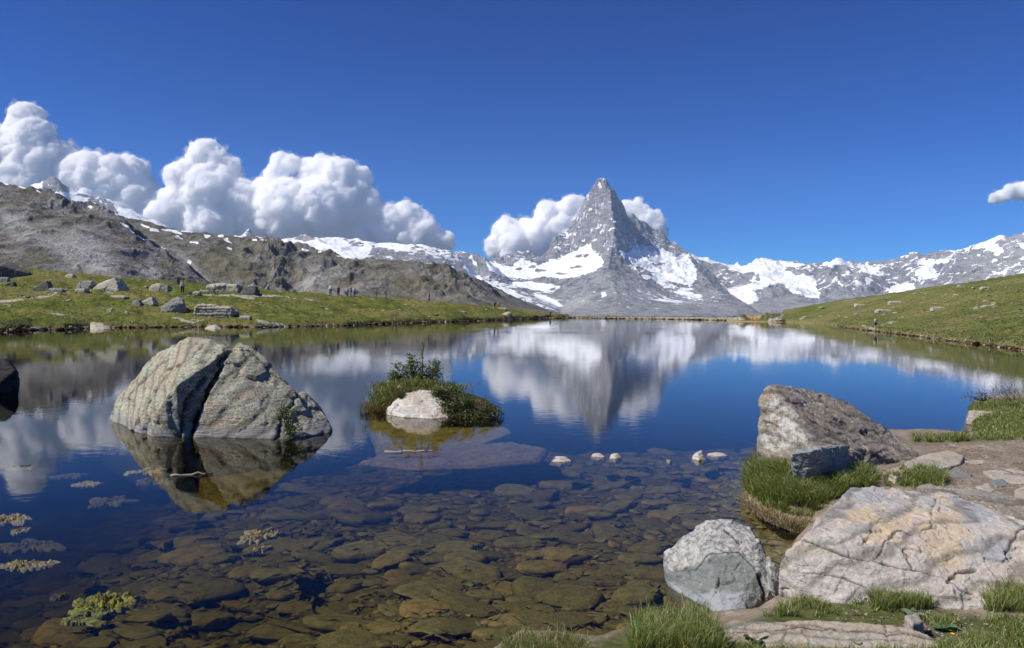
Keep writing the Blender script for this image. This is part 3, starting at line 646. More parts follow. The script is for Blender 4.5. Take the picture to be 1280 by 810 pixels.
# ---- the bank under the camera and the bed of the lake in front of it
land_px = [(430, 960), (560, 850), (632, 806), (700, 803), (742, 812), (768, 800), (800, 792), (850, 790), (893, 772), (915, 776), (945, 768), (975, 745), (985, 705), (1000, 668), (1012, 648), (985, 645), (950, 634), (930, 614), (933, 592), (950, 575), (972, 556), (1000, 548), (1060, 545), (1140, 549), (1172, 551), (1203, 548), (1216, 538), (1211, 528), (1204, 517), (1213, 504), (1240, 500), (1290, 499), (1400, 503), (1700, 500)]
land_w = [(W(px, py).x, W(px, py).y) for px, py in land_px] + [(40, 22), (40, -12), (-14, -12), (-6, 1.5)]
def gz(x, y, fine=True):
    """height of the bank and of the lake bed"""
    x = np.asarray(x, float); y = np.asarray(y, float)
    sd = sdpoly(x, y, land_w)
    sd = sd + 0.05 * fbm(x * 2.2, y * 2.2, 4, 3)
    land = 0.05 + 0.27 * (1 - np.exp(-np.maximum(sd, 0) / 0.35)) + 0.10 * sstep(0.3, 2.5, sd) + 0.045 * fbm(x * 1.1, y * 1.1, 2, 4)
    land = land + 0.75 * sstep(5.2, 1.0, y) * sstep(-.2, 1.6, sd)
    d = np.maximum(-sd, 0)
    left = sstep(-3.0, -6.3, x + 0.25 * (y - 7)) 
    hole = np.exp(-(((x + 2.7) / 1.0) ** 2 + ((y - 8.4) / .8) ** 2)) * .5 + np.exp(-(((x + 3.6) / 1.4) ** 2 + ((y - 6.2) / .8) ** 2)) * .6
    depth = 0.10 + 0.30 * (1 - np.exp(-d / 0.5)) + 0.045 * d + 0.9 * left + hole + 1.4 * sstep(16.5, 24, y) + .12 * fbm(x * .7, y * .7, 7, 3)
    bed = -np.minimum(depth, 3.3)
    t = sstep(-0.10, 0.08, sd)
    z = bed * (1 - t) + land * t
    if fine: z = z + 0.012 * fbm(x * 7, y * 7, 3, 4, .6) * (0.4 + t)
    return z
def gp(px, py):
    """where the sight line through px, py meets the bank or the bed"""
    z = 0.0
    for _ in range(12):
        q = W(px, py, z); z = 0.5 * z + 0.5 * float(gz([q.x], [q.y], False)[0])
    q = W(px, py, z); return Vector((q.x, q.y, float(gz([q.x], [q.y])[0])))
def gp_many(px, py):
    px = np.asarray(px, float); py = np.asarray(py, float)
    d = _fn + _rn * ((px - 640) / F_PX)[:, None] - _un * ((py - 405) / F_PX)[:, None]
    z = np.zeros(len(px))
    for _ in range(9):
        q = _cn + d * ((z - _cn[2]) / d[:, 2])[:, None]; z = .5 * z + .5 * gz(q[:, 0], q[:, 1], False)
    q = _cn + d * ((z - _cn[2]) / d[:, 2])[:, None]; q[:, 2] = gz(q[:, 0], q[:, 1]); return q
def shore_ground_mat():
    n = NT('trodden earth and lake mud'); v = n.coord('Object'); c = n.sep(n.attr('Col'))
    a = n.noise(v, 1.6, 8, 0.65); b = n.noise(v, 9, 8, 0.7); e = n.noise(v, 46, 5, 0.6)
    dirt = n.mix(n.ramp(a, [(0.35, 0), (0.65, 1)]), (0.17, 0.13, 0.095), (0.28, 0.23, 0.175))
    dirt = n.mix(n.ramp(b, [(0.5, 0), (0.62, 0.8)]), dirt, (0.36, 0.32, 0.26))
    dirt = n.mix(n.ramp(n.voro(v, 34), [(0.12, 0.6), (0.2, 0)]), dirt, (0.34, 0.31, 0.27))
    turf = n.mix(n.ramp(b, [(0.35, 0), (0.6, 1)]), (0.05, 0.062, 0.018), (0.11, 0.12, 0.035))
    col = n.mix(n.math('MULTIPLY', c[1], n.ramp(a, [(0.3, 0.5), (0.5, 1)])), dirt, turf)
    mud = n.mix(n.ramp(b, [(0.35, 0), (0.65, 1)]), (0.06, 0.05, 0.022), (0.17, 0.135, 0.055))
    mud = n.mix(n.ramp(a, [(0.5, 0), (0.7, 0.7)]), mud, (0.13, 0.12, 0.035))
    col = n.mix(c[0], col, mud)
    nm = n.bump(n.math('ADD', b, n.math('MULTIPLY', e, 0.35)), 0.8, 0.03)
    return n.surf(n.princ(col, 0.93, nm, 0.15))
M_shore = shore_ground_mat()
turf_zones = [[(925, 570), (945, 560), (1000, 590), (1060, 596), (1090, 585), (1105, 600), (1060, 612), (1020, 640), (960, 640), (925, 610)],
    [(1105, 592), (1130, 586), (1180, 594), (1185, 606), (1140, 612), (1105, 606)],
    [(1138, 544), (1165, 540), (1205, 545), (1212, 500), (1300, 495), (1300, 545), (1240, 552), (1140, 553)],
    [(620, 800), (740, 800), (800, 780), (900, 790), (980, 760), (1080, 748), (1150, 757), (1230, 770), (1300, 770), (1300, 830), (620, 830)],
    [(1225, 735), (1290, 715), (1290, 762), (1235, 765)]]
def near_ground():
    ax = np.concatenate([np.linspace(-30, -9, 22)[:-1], np.arange(-9, 8.6, 0.065), np.linspace(8.6, 26, 40)[1:]])
    ay = np.concatenate([np.linspace(-5, 3.2, 24)[:-1], np.geomspace(3.2, 24, 250), np.linspace(24, 40, 12)[1:]])
    X, Y = np.meshgrid(ax, ay); Z = gz(X.ravel(), Y.ravel()).reshape(X.shape)
    nr, nc = X.shape; i = np.arange(nr * nc).reshape(nr, nc)
    fc = np.stack([i[:-1, :-1], i[:-1, 1:], i[1:, 1:], i[1:, :-1]], -1).reshape(-1, 4)
    co = np.stack([X, Y, Z], -1).reshape(-1, 3); px, py = proj(co)
    tf = np.maximum.reduce([sstep(-6, 8, sdpoly(px, py, z)) for z in turf_zones])
    tf = np.where(co[:, 1] < 3.5, 1, tf)
    wet = sstep(0.06, -0.02, co[:, 2])
    o = mesh_np('ground', co, fc, M_shore, attrs={'Col': np.stack([wet, tf, 0 * wet], 1)}); tag(o, kind='structure')
near_ground()
def bedz(X, Y):
    return -3.35 + 0.1 * noise3(X / 7, Y / 7, 0)
sheet('lake_bed', -240, 240, -60, 330, -3.4, M_shore, 80, 80, bedz)

# ---- the water: one closed body, rippled on top, that absorbs light with depth
def water_mat():
    n = NT('lake water'); v = n.coord('Object')
    a = n.noise(n.mapping(v, (1.0, 1.5, 1)), 2.4, 4, 0.5); b = n.noise(n.mapping(v, (1, 1.25, 1)), 11.0, 3, 0.5)
    breeze = n.ramp(n.noise(n.mapping(v, (0.02, 0.05, 1)), 1.0, 3, 0.5), [(0.42, 0.35), (0.6, 1.0)])
    h = n.math('MULTIPLY', n.math('ADD', a, n.math('MULTIPLY', b, 0.22)), breeze)
    nm = n.bump(h, 1.0, 0.0026)
    gl = n.n('ShaderNodeBsdfGlossy'); gl.inputs['Roughness'].default_value = 0.0; n.l(nm, gl.inputs['Normal']); gl.inputs['Color'].default_value = (1, 1, 1, 1)
    tr = n.n('ShaderNodeBsdfTransparent'); tr.inputs['Color'].default_value = (1, 1, 1, 1)
    fr = n.n('ShaderNodeFresnel'); fr.inputs['IOR'].default_value = 1.333; n.l(nm, fr.inputs['Normal'])
    mx = n.n('ShaderNodeMixShader'); n.l(n.ramp(fr.outputs[0], [(0.0, 0.0), (0.07, 0.02), (0.13, 0.06), (0.25, 0.19), (0.5, 0.48), (1.0, 1.0)]), mx.inputs[0]); n.l(tr.outputs[0], mx.inputs[1]); n.l(gl.outputs[0], mx.inputs[2])
    n.l(mx.outputs[0], n.out.inputs['Surface'])
    ab = n.n('ShaderNodeVolumeAbsorption'); ab.inputs['Color'].default_value = (0.63, 0.61, 0.29, 1); ab.inputs['Density'].default_value = 0.95
    n.l(ab.outputs[0], n.out.inputs['Volume'])
    return n.mat
M_water = water_mat()
_x0, _x1, _y0, _y1, _zb = -235, 235, 0.5, 262, -3.9
wv = [(_x0, _y0, 0), (_x1, _y0, 0), (_x1, _y1, 0), (_x0, _y1, 0), (_x0, _y0, _zb), (_x1, _y0, _zb), (_x1, _y1, _zb), (_x0, _y1, _zb)]
o = mesh_np('water', wv, [(0, 1, 2, 3), (7, 6, 5, 4), (0, 4, 5, 1), (1, 5, 6, 2), (2, 6, 7, 3), (3, 7, 4, 0)], M_water, smooth=False); tag(o, kind='structure')
# ================================================================== ROCKS
def worley(x, y, z):
    ix, iy, iz = (np.floor(t).astype(np.int64) for t in (x, y, z))
    f1 = np.full(x.shape, 9.0); f2 = f1.copy(); cid = np.zeros(x.shape); rel = np.zeros((len(x), 3))
    for dx in (-1, 0, 1):
        for dy in (-1, 0, 1):
            for dz in (-1, 0, 1):
                h = _h(ix + dx, iy + dy, iz + dz); h2 = _perm[(h * 7 + 13) & 511]; h3 = _perm[(h * 3 + 101) & 511]
                v_ = np.stack([x - (ix + dx + h / 511), y - (iy + dy + h2 / 511), z - (iz + dz + h3 / 511)], 1); d = np.sqrt((v_ ** 2).sum(1))
                cl = d < f1
                f2 = np.where(cl, f1, np.minimum(f2, d)); cid = np.where(cl, h / 511, cid); rel = np.where(cl[:, None], v_, rel); f1 = np.where(cl, d, f1)
    return f1, f2, cid, rel

def rock_mat(name, base, dark, light, scale=1.0, lichen=(0.50, 0.50, 0.44), lich=0.5, black=0.5, stain=None, stain_amt=0.0, stripe=(0.3, 0.2, 0.5), tide=None, veins=0.0, paint=None, yellow=0.0, algae=.88):
    n = NT(name); v = n.coord('Object')
    v = n.mapping(v, (scale, scale, scale))
    a = n.noise(v, 1.6, 8, 0.62); b = n.noise(v, 7.5, 8, 0.68); c = n.noise(v, 34, 6, 0.65)
    st = n.noise(n.mapping(v, (0.6, 0.6, 5.0), stripe), 3.2, 7, 0.62)
    col = n.mix(n.ramp(a, [(0.34, 0), (0.64, 1)]), base, light)
    col = n.mix(n.ramp(st, [(0.38, 0.85), (0.52, 0)]), col, dark)
    if stain: col = n.mix(n.ramp(n.noise(n.mapping(v, (1, 1, 1), (0, 0, 0), (5, 2, 1)), 1.15, 6, 0.6), [(0.5 - 0.25 * stain_amt, 0), (0.62 - 0.2 * stain_amt, 1)]), col, stain)
    col = n.mix(n.math('MULTIPLY', n.ramp(b, [(0.35, 0.0), (0.62, 1)]), 0.45), col, light)
    if lich:
        lm = n.math('MULTIPLY', n.ramp(n.voro(n.mapping(v, (1, 1, 1), (0, 0, 0), (2, 7, 3)), 15), [(0.16, 1), (0.34, 0)]), n.ramp(a, [(0.45 - 0.2 * lich, 0), (0.6, 1)]))
        lm2 = n.ramp(n.noise(v, 21, 5, 0.7), [(0.56 - 0.06 * lich, 0), (0.62 - 0.06 * lich, 1)])
        col = n.mix(n.math('MULTIPLY', n.math('MAXIMUM', lm, lm2), 0.75), col, lichen)
    if yellow: col = n.mix(n.math('MULTIPLY', n.ramp(n.noise(n.mapping(v, (1, 1, 1), (0, 0, 0), (9, 9, 3)), 4.5, 7, 0.7), [(0.56, 0), (0.64, 1)]), yellow), col, (0.34, 0.33, 0.12))
    if black: col = n.mix(n.math('MULTIPLY', n.ramp(n.noise(n.mapping(v, (1, 1, 1), (0, 0, 0), (4, 4, 9)), 12, 7, 0.72), [(0.36, 1), (0.43, 0)]), black), col, (0.035, 0.033, 0.03))
    if veins: col = n.mix(n.math('MULTIPLY', n.ramp(n.noise(n.mapping(v, (1, 1, 1), (0.5, 0.3, 0.2)), 2.6, 5, 0.5, 1.2), [(0.485, 0), (0.5, 1), (0.515, 0)]), veins), col, (0.55, 0.54, 0.5))
    at = n.sep(n.attr('Col'))
    if paint: 
        for ch, pc in paint: col = n.mix(n.math('MULTIPLY', at[ch], n.ramp(b, [(0.25, 0.65), (0.5, 1)])), col, pc)
    if tide: col = n.mix(n.math('MULTIPLY', at[1], n.ramp(b, [(0.3, 0.75), (0.6, 1)])), col, tide)
    col = n.mix(n.math('MULTIPLY', at[0], 0.85), col, (0.03, 0.028, 0.024))       # near-black tint in cracks, chip edges and bedding steps
    pz = n.n('ShaderNodeSeparateXYZ'); n.l(n.n('ShaderNodeNewGeometry').outputs['Position'], pz.inputs[0])
    uw = n.ramp(n.math('ADD', pz.outputs[2], n.math('MULTIPLY', n.math('SUBTRACT', b, .5), .06)), [(0.0, 1), (0.02, 0)])
    col = n.mix(n.math('MULTIPLY', uw, algae), col, n.mix(n.ramp(b, [(.35, 0), (.65, 1)]), (0.035, 0.03, 0.012), (0.11, 0.092, 0.035)))     # algae below the waterline
    nm = n.bump(c, 0.8, 0.010 / scale, n.bump(n.math('ADD', b, n.math('MULTIPLY', st, 0.8)), 1.0, 0.05 / scale))
    return n.surf(n.princ(col, 0.9, nm, 0.2))

def hull_mesh(name, hulls, vox):
    bm = bmesh.new()
    for h in hulls:
        vs = [bm.verts.new(Vector(p[:3])) for p in h]
        r = bmesh.ops.convex_hull(bm, input=vs)
        for g in list(r['geom_interior']):
            if isinstance(g, bmesh.types.BMVert) and g.is_valid: bm.verts.remove(g)
    bmesh.ops.recalc_face_normals(bm, faces=bm.faces)
    me = bpy.data.meshes.new(name); bm.to_mesh(me); bm.free()
    o = bpy.data.objects.new(name, me); COL.objects.link(o)
    md = o.modifiers.new('r', 'REMESH'); md.mode = 'VOXEL'; md.voxel_size = vox
    dg = bpy.context.evaluated_depsgraph_get(); m2 = bpy.data.meshes.new_from_object(o.evaluated_get(dg)); o.modifiers.clear()
    o.data = m2; bpy.data.meshes.remove(me); m2.name = name
    return o
def rock(name, hulls, mat, vox, label, cat='rock', group=None, size=1.0, seed=0, strata=None, chip=1.0, soft=1, cracks=(), painter=None, rough=1.0):
    """an angular boulder: merged convex blocks, then fractured, layered and pitted"""
    o = hull_mesh(name, hulls, vox); me = o.data
    co = get_co(me); no = get_no(me); q = (co + seed * 13.7) / size
    # broad facets: cut the surface back to random planes inside each fracture cell
    wx = q * 1.6 + 0.35 * np.stack([fbm(q[:, 0] * 1.5, q[:, 1] * 1.5, q[:, 2] * 1.5 + k * 9, 3) for k in range(3)], 1)
    f1, f2, cid, rel = worley(*(wx.T))
    g = _g3[(cid * 511).astype(int)]
    d = chip * size * (0.05 * np.sum(g * rel, 1) + 0.03 * (cid - .5))
    d += size * rough * (0.014 * fbm(q[:, 0] * 1.9, q[:, 1] * 1.9, q[:, 2] * 1.9, 4, 0.5) + 0.007 * fbm(q[:, 0] * 9, q[:, 1] * 9, q[:, 2] * 9, 5, 0.62) - 0.010 * np.clip(ridged(q[:, 0] * 3.1, q[:, 1] * 3.1, q[:, 2] * 3.1, 4) - .9, 0, 1))
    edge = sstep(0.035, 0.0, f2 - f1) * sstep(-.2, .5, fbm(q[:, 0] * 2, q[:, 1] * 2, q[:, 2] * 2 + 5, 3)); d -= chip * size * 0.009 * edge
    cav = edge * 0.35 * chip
    if strata is not None:
        ax, fr, am = strata; ax = Vector(ax).normalized(); t = (q @ np.array(ax)) * fr + 0.5 * fbm(q[:, 0] * 1.2, q[:, 1] * 1.2, q[:, 2] * 1.2, 4)
        ft = t - np.floor(t); stp = sstep(0, .25, ft) * (1 - sstep(.8, 1, ft)); hh = _perm[np.floor(t).astype(int) & 511] / 511
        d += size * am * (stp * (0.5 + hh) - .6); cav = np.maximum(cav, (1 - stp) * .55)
    q2 = q * 5; f1b, f2b, cb, relb = worley(*((q2 + .4 * fbm(q2[:, 0], q2[:, 1], q2[:, 2], 2)[:, None]).T))
    d += size * rough * (0.014 * (cb - .5) + 0.010 * np.sum(_g3[(cb * 511).astype(int)] * relb, 1))
    if cracks or painter: px, py = proj(co)
    face = ((co - _cn) * no).sum(1) < 0
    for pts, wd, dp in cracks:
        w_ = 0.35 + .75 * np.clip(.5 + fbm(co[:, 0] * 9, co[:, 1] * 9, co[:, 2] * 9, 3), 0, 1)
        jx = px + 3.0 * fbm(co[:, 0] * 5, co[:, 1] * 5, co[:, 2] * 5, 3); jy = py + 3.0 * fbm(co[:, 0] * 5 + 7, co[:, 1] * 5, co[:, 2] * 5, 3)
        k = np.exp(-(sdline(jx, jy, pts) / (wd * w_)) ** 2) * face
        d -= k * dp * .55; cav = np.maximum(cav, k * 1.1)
    me_co = co + no * d[:, None]
    set_co(me, me_co)
    extra = painter(me_co, no, px, py) if painter else None
    c2 = np.zeros(len(co)) if extra is None else extra[0]; c3 = np.zeros(len(co)) if extra is None else extra[1]
    tide = sstep(0.26, 0.16, me_co[:, 2] + .05 * fbm(me_co[:, 0] * 2, me_co[:, 1] * 2, 0, 3)) if extra is None else c2
    add_attr(me, 'Col', np.stack([np.clip(cav, 0, 1), tide, c3], 1))
    me.polygons.foreach_set('use_smooth', np.ones(len(me.polygons), bool))
    me.materials.clear(); me.materials.append(mat)
    # origin at the base
    c = get_co(me); b = Vector((float(c[:, 0].mean()), float(c[:, 1].mean()), float(c[:, 2].min())))
    set_co(me, c - np.array(b)); o.location = b
    tag(o, label, cat, group)
    return o
def down(pts, z=-0.9, spread=1.04):
    c = sum((Vector(p[:3]) for p in pts), Vector()) / len(pts)
    return [Vector((c.x + (p[0] - c.x) * spread, c.y + (p[1] - c.y) * spread, z)) for p in pts]

M_lich = rock_mat('lichened gneiss', (0.21, 0.205, 0.155), (0.045, 0.043, 0.036), (0.43, 0.42, 0.33), 1.6, (0.56, 0.56, 0.43), 0.8, 1.0, (0.30, 0.20, 0.13), 0.08, (0.6, 0.35, 0.5), tide=(0.30, 0.295, 0.28), yellow=0.6)
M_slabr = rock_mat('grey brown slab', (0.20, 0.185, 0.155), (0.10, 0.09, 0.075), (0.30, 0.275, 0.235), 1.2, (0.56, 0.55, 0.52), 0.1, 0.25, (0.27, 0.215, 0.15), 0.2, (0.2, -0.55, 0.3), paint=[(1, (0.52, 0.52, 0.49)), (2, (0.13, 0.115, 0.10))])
M_pink = rock_mat('pink and ochre quartzite', (0.46, 0.41, 0.36), (0.33, 0.28, 0.245), (0.56, 0.525, 0.48), 1.3, (0.58, 0.57, 0.55), 0.2, 0.35, (0.50, 0.40, 0.32), 0.15, (0.3, 0.15, 0.5), veins=0.35, paint=[(1, (0.36, 0.37, 0.38)), (2, (0.56, 0.45, 0.30))])
M_two = rock_mat('grey schist with pale crust', (0.17, 0.185, 0.175), (0.13, 0.14, 0.135), (0.22, 0.235, 0.225), 1.6, (0.5, 0.5, 0.5), 0.0, 0.1, None, 0, (0.5, 0.9, 0.2), veins=0.3, paint=[(1, (0.52, 0.50, 0.47)), (2, (0.38, 0.40, 0.43))])
M_blue = rock_mat('blue grey slate', (0.17, 0.205, 0.215), (0.105, 0.12, 0.125), (0.27, 0.31, 0.32), 1.8, (0.45, 0.47, 0.46), 0.15, 0.1, (0.22, 0.2, 0.16), 0.05, (0.4, 0.7, 0.5), veins=0.7)
M_tan = rock_mat('tan bedded slab', (0.34, 0.30, 0.25), (0.21, 0.18, 0.145), (0.45, 0.41, 0.35), 1.4, (0.5, 0.48, 0.44), 0.15, 0.2, (0.40, 0.31, 0.22), 0.2, (0.05, 0.1, 0.1))
M_white = rock_mat('white crystalline rock', (0.52, 0.49, 0.45), (0.27, 0.25, 0.22), (0.66, 0.63, 0.59), 1.5, (0.6, 0.58, 0.54), 0.3, 0.55, (0.45, 0.36, 0.28), 0.1)
M_field = rock_mat('grey field boulder', (0.23, 0.22, 0.195), (0.09, 0.085, 0.08), (0.33, 0.32, 0.295), 0.6, (0.45, 0.45, 0.38), 0.5, 0.5)
M_fieldd = rock_mat('dark field boulder', (0.085, 0.08, 0.075), (0.04, 0.04, 0.038), (0.14, 0.135, 0.125), 0.6, (0.25, 0.25, 0.2), 0.2, 0.5)
M_pale = rock_mat('pale wave-washed stone', (0.42, 0.39, 0.35), (0.2, 0.18, 0.16), (0.55, 0.52, 0.48), 1.5, (0.5, 0.5, 0.45), 0.2, 0.4)
M_blackr = rock_mat('near black boulder', (0.03, 0.03, 0.028), (0.012, 0.012, 0.012), (0.05, 0.05, 0.046), 0.6, (0.1, 0.1, 0.08), 0.1, 0.5)  # very dark base tones, as rough as the other boulders
M_fieldp = rock_mat('pale field boulder', (0.40, 0.37, 0.28), (0.24, 0.22, 0.165), (0.50, 0.47, 0.37), 0.6, (0.5, 0.5, 0.4), 0.4, 0.35)

# ---- the big split boulder standing in the water
gA = 'two halves of the split boulder'
wl = [W(133, 522), W(150, 531), W(186, 545), W(236, 546)]
A = wl + [P(148, 499, 18.3), P(180, 467, 17.8), P(214, 438, 17.5), P(237, 421, 17.3), P(262, 424, 17.2), P(284, 437, 16.9), P(266, 451, 16.4), P(220, 482, 15.65), P(197, 514, 15.7),
    P(252, 520, 17.2), P(200, 440, 19.2), P(280, 430, 18.6), P(150, 500, 19.6), P(145, 522, 19.8)] + down(wl + [Vector((-4.8, 19.8, 0)), Vector((-3.6, 19, 0))], -1.1)
# the dark notch under the upper lip: the lit front face stands proud of a recessed face
rock('boulder', [A], M_lich, 0.036, 'left half of the grey split boulder in the lake, leaning left with ochre patches', 'boulder', gA, 2.0, 1, ((0.65, -0.2, 0.75), 6.0, 0.005), .6, rough=.7,
     cracks=[([(258, 470), (236, 500), (226, 546)], 4, .16), ([(282, 446), (264, 490), (246, 540)], 6, .30), ([(205, 452), (180, 476), (158, 500)], 1.6, .04), ([(255, 428), (235, 450), (200, 470)], 1.4, .04), ([(210, 470), (190, 500), (175, 530)], 1.4, .04)])
wl2 = [W(243, 546), W(300, 548), W(349, 549), W(390, 544)]
B = wl2 + [P(262, 490, 15.95), P(285, 443, 16.75), P(297, 429, 17.5), P(312, 433, 17.4), P(330, 447, 17.2), P(352, 470, 17.0), P(372, 492, 16.8), P(384, 512, 16.6), P(390, 530, 16.5), P(300, 440, 18.8), P(370, 500, 18.3), P(275, 500, 18.2)] + down(wl2 + [Vector((-5.6, 18.6, 0)), Vector((-4.2, 18.2, 0))], -1.1)
C_ = [W(352, 549), W(385, 547), W(413, 541), P(366, 492, 17.1), P(380, 489, 17.2), P(403, 512, 17.0), P(414, 528, 16.8), P(418, 539, 16.8), P(398, 508, 18)] + down([W(352, 549), W(385, 547), W(413, 541), Vector((-4.0, 18.2, 0))], -1.0)
rock('boulder', [B, C_], M_lich, 0.036, 'right half of the grey split boulder in the lake, broad pale face pitted with lichen', 'boulder', gA, 2.0, 2, ((-0.55, -0.3, 0.75), 6.0, 0.0045), .6, rough=.7,
     cracks=[([(372, 492), (368, 505), (352, 520), (348, 548)], 3, .10), ([(325, 520), (310, 530), (300, 540)], 1.6, .04), ([(313, 440), (335, 462), (362, 480)], 2, .04), ([(300, 437), (310, 450), (295, 470)], 1.5, .03)])
# dark rock at the left edge of the picture
D = [W(-60, 492), W(-20, 494), W(14, 486), W(24, 476), P(21, 462, 23), P(8, 452, 23.4), P(-20, 448, 23.4), P(-60, 446, 23.4), P(-30, 450, 25.5)] 
rock('boulder', [D + down(D[:4], -1.0)], M_blackr, 0.07, 'dark boulder at the left edge standing in the lake', 'boulder', None, 2.2, 3)

# ---- the leaning slab on the bank
Sf = [W(947, 584, .05), W(972, 592, .2), W(1000, 595, .32), P(947, 562, 12.4), P(951, 520, 12.6), P(950, 500, 12.6), P(954, 487, 12.6), P(962, 481, 12.7), P(975, 499, 12.45), P(990, 514, 12.1), P(1016, 536, 11.8), P(1060, 563, 11.6),
    P(1000, 485, 13.4), P(1035, 495, 13.8), P(1062, 504, 14.0), P(1095, 529, 14.0), P(1125, 551, 13.6), P(1152, 571, 12.6), W(1150, 577, .36), W(1105, 584, .36), W(1060, 590, .34), P(985, 484, 13.4), P(957, 530, 13.2)]
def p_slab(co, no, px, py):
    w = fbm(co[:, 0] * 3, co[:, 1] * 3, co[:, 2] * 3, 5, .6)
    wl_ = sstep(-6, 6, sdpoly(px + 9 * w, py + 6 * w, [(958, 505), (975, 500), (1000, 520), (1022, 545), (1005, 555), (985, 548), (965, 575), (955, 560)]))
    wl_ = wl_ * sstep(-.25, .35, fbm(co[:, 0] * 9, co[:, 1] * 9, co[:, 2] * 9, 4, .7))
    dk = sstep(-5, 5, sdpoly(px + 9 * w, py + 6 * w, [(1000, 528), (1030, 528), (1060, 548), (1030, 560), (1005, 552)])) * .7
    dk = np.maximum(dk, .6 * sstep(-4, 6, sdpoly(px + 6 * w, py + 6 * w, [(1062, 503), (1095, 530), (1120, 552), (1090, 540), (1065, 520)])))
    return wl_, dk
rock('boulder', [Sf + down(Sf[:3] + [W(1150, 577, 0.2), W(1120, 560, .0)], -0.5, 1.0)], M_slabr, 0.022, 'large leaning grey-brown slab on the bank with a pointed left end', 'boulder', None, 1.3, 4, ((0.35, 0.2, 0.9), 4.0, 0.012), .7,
     cracks=[([(955, 526), (970, 532)], 2, .05), ([(1078, 556), (1095, 566), (1110, 561)], 2.2, .05), ([(1085, 538), (1105, 543), (1112, 536)], 2.0, .05), ([(1010, 520), (1030, 535), (1055, 540)], 1.6, .03), ([(1085, 568), (1100, 575)], 1.8, .04), ([(1030, 553), (1060, 560), (1080, 575)], 1.4, .03)], painter=p_slab)
BL = [W(993, 600, .28), W(1003, 606, .28), W(1030, 604, .30), W(1062, 598, .32), P(989, 568, 10.75), P(1008, 559, 10.9), P(1040, 555, 11.05), P(1058, 557, 11.2), P(1066, 578, 11.3), P(1015, 563, 10.6), P(1012, 562, 11.5), P(1055, 562, 11.7)]
rock('rock', [BL + down(BL[:4], 0.1, 1.0)], M_blue, 0.014, 'small blue-grey block with white veins against the leaning slab', 'rock', None, .6, 5, None, .8)

# ---- the pink and ochre boulder in the right foreground
pk_base = [W(977, 742, .22), W(1000, 752, .26), W(1060, 757, .30), W(1130, 756, .34), W(1200, 762, .36), W(1250, 766, .36), W(1300, 758, .38)]
PK = pk_base + [W(975, 712, .42), W(985, 690, .62), W(1006, 672, .72), W(1018, 655, .74), W(1040, 632, .80), W(1066, 609, .86), W(1110, 612, .86), W(1150, 614, .86), W(1190, 618, .84), W(1240, 636, .80), W(1285, 652, .78), W(1330, 670, .76), W(1150, 700, .56), W(1050, 700, .56), W(1240, 720, .48), W(1300, 720, .48), W(1100, 680, .68), W(1190, 660, .78)]
PK2 = [W(975, 745, .2), W(977, 715, .44), W(1010, 680, .66), W(1060, 700, .60), W(1130, 726, .50), W(1190, 742, .44), W(1252, 757, .42), W(1255, 763, .36), W(1180, 757, .36), W(1100, 758, .3), W(1020, 754, .26), W(990, 690, .6)]
def p_pink(co, no, px, py):
    w = fbm(co[:, 0] * 2.5, co[:, 1] * 2.5, co[:, 2] * 2.5, 5, .6)
    x, y = px + 26 * w, py + 20 * w
    def z(pts, s=9): return sstep(-s, s, sdpoly(x, y, pts))
    g = np.maximum.reduce([z([(1040, 640), (1066, 608), (1120, 612), (1085, 640), (1035, 660)]), z([(1190, 622), (1240, 640), (1230, 655), (1188, 650)]), z([(1215, 665), (1250, 660), (1255, 700), (1220, 700)]), .8 * z([(1140, 612), (1170, 614), (1160, 632), (1140, 635)], 6), .8 * z([(1005, 690), (1060, 690), (1060, 705), (1010, 690)], 6)])
    oc = np.maximum.reduce([z([(1060, 640), (1150, 632), (1160, 650), (1110, 668), (1070, 672)]), z([(1185, 620), (1205, 655), (1225, 705), (1195, 715), (1150, 690), (1170, 650)], 8), .6 * z([(995, 680), (1035, 685), (1060, 700), (1000, 700)])])
    return g * .9, oc * .75
rock('boulder', [PK + down(pk_base, -0.1, 1.0), PK2 + down(PK2[-4:], 0.05, 1.0)], M_pink, 0.0105, 'largest pale boulder in the right foreground, pink and ochre with dark cracks', 'boulder', None, .75, 6, ((-0.35, 0.3, 0.9), 3.2, 0.012), .7, rough=.9,
     cracks=[([(1004, 676), (1025, 686), (1062, 697), (1085, 700), (1095, 697), (1108, 680), (1114, 669), (1130, 664), (1150, 667), (1168, 660)], 1.3, .04), ([(1085, 699), (1112, 707), (1150, 714), (1180, 722), (1195, 735), (1215, 742)], 1.2, .035), ([(1162, 661), (1165, 640), (1170, 622)], 1.2, .03),
             ([(1010, 716), (1035, 718), (1065, 727), (1085, 735)], 1.0, .025), ([(1185, 730), (1195, 718), (1220, 712)], 2.6, .06), ([(1075, 683), (1092, 662)], 1.2, .02), ([(1105, 646), (1090, 660)], 1.1, .02), ([(1190, 738), (1195, 750)], 1.4, .03), ([(1120, 680), (1132, 695), (1140, 712)], 1.0, .015), ([(1255, 690), (1275, 665), (1285, 660)], 2.5, .04)], painter=p_pink)
DS = [W(1150, 606, .72), W(1170, 603, .74), W(1230, 610, .76), W(1300, 622, .78), W(1400, 640, .78), W(1400, 690, .7), W(1300, 668, .72), W(1240, 640, .78), W(1190, 620, .8)]
rock('boulder', [[p + Vector((0, .05, -.04)) for p in DS] + down(DS, .15, 1.0)], M_slabr, 0.018, 'dark grey slab lying behind the pink and ochre boulder', 'boulder', None, .9, 7, ((0, 0.2, 1), 5, .006), .4)
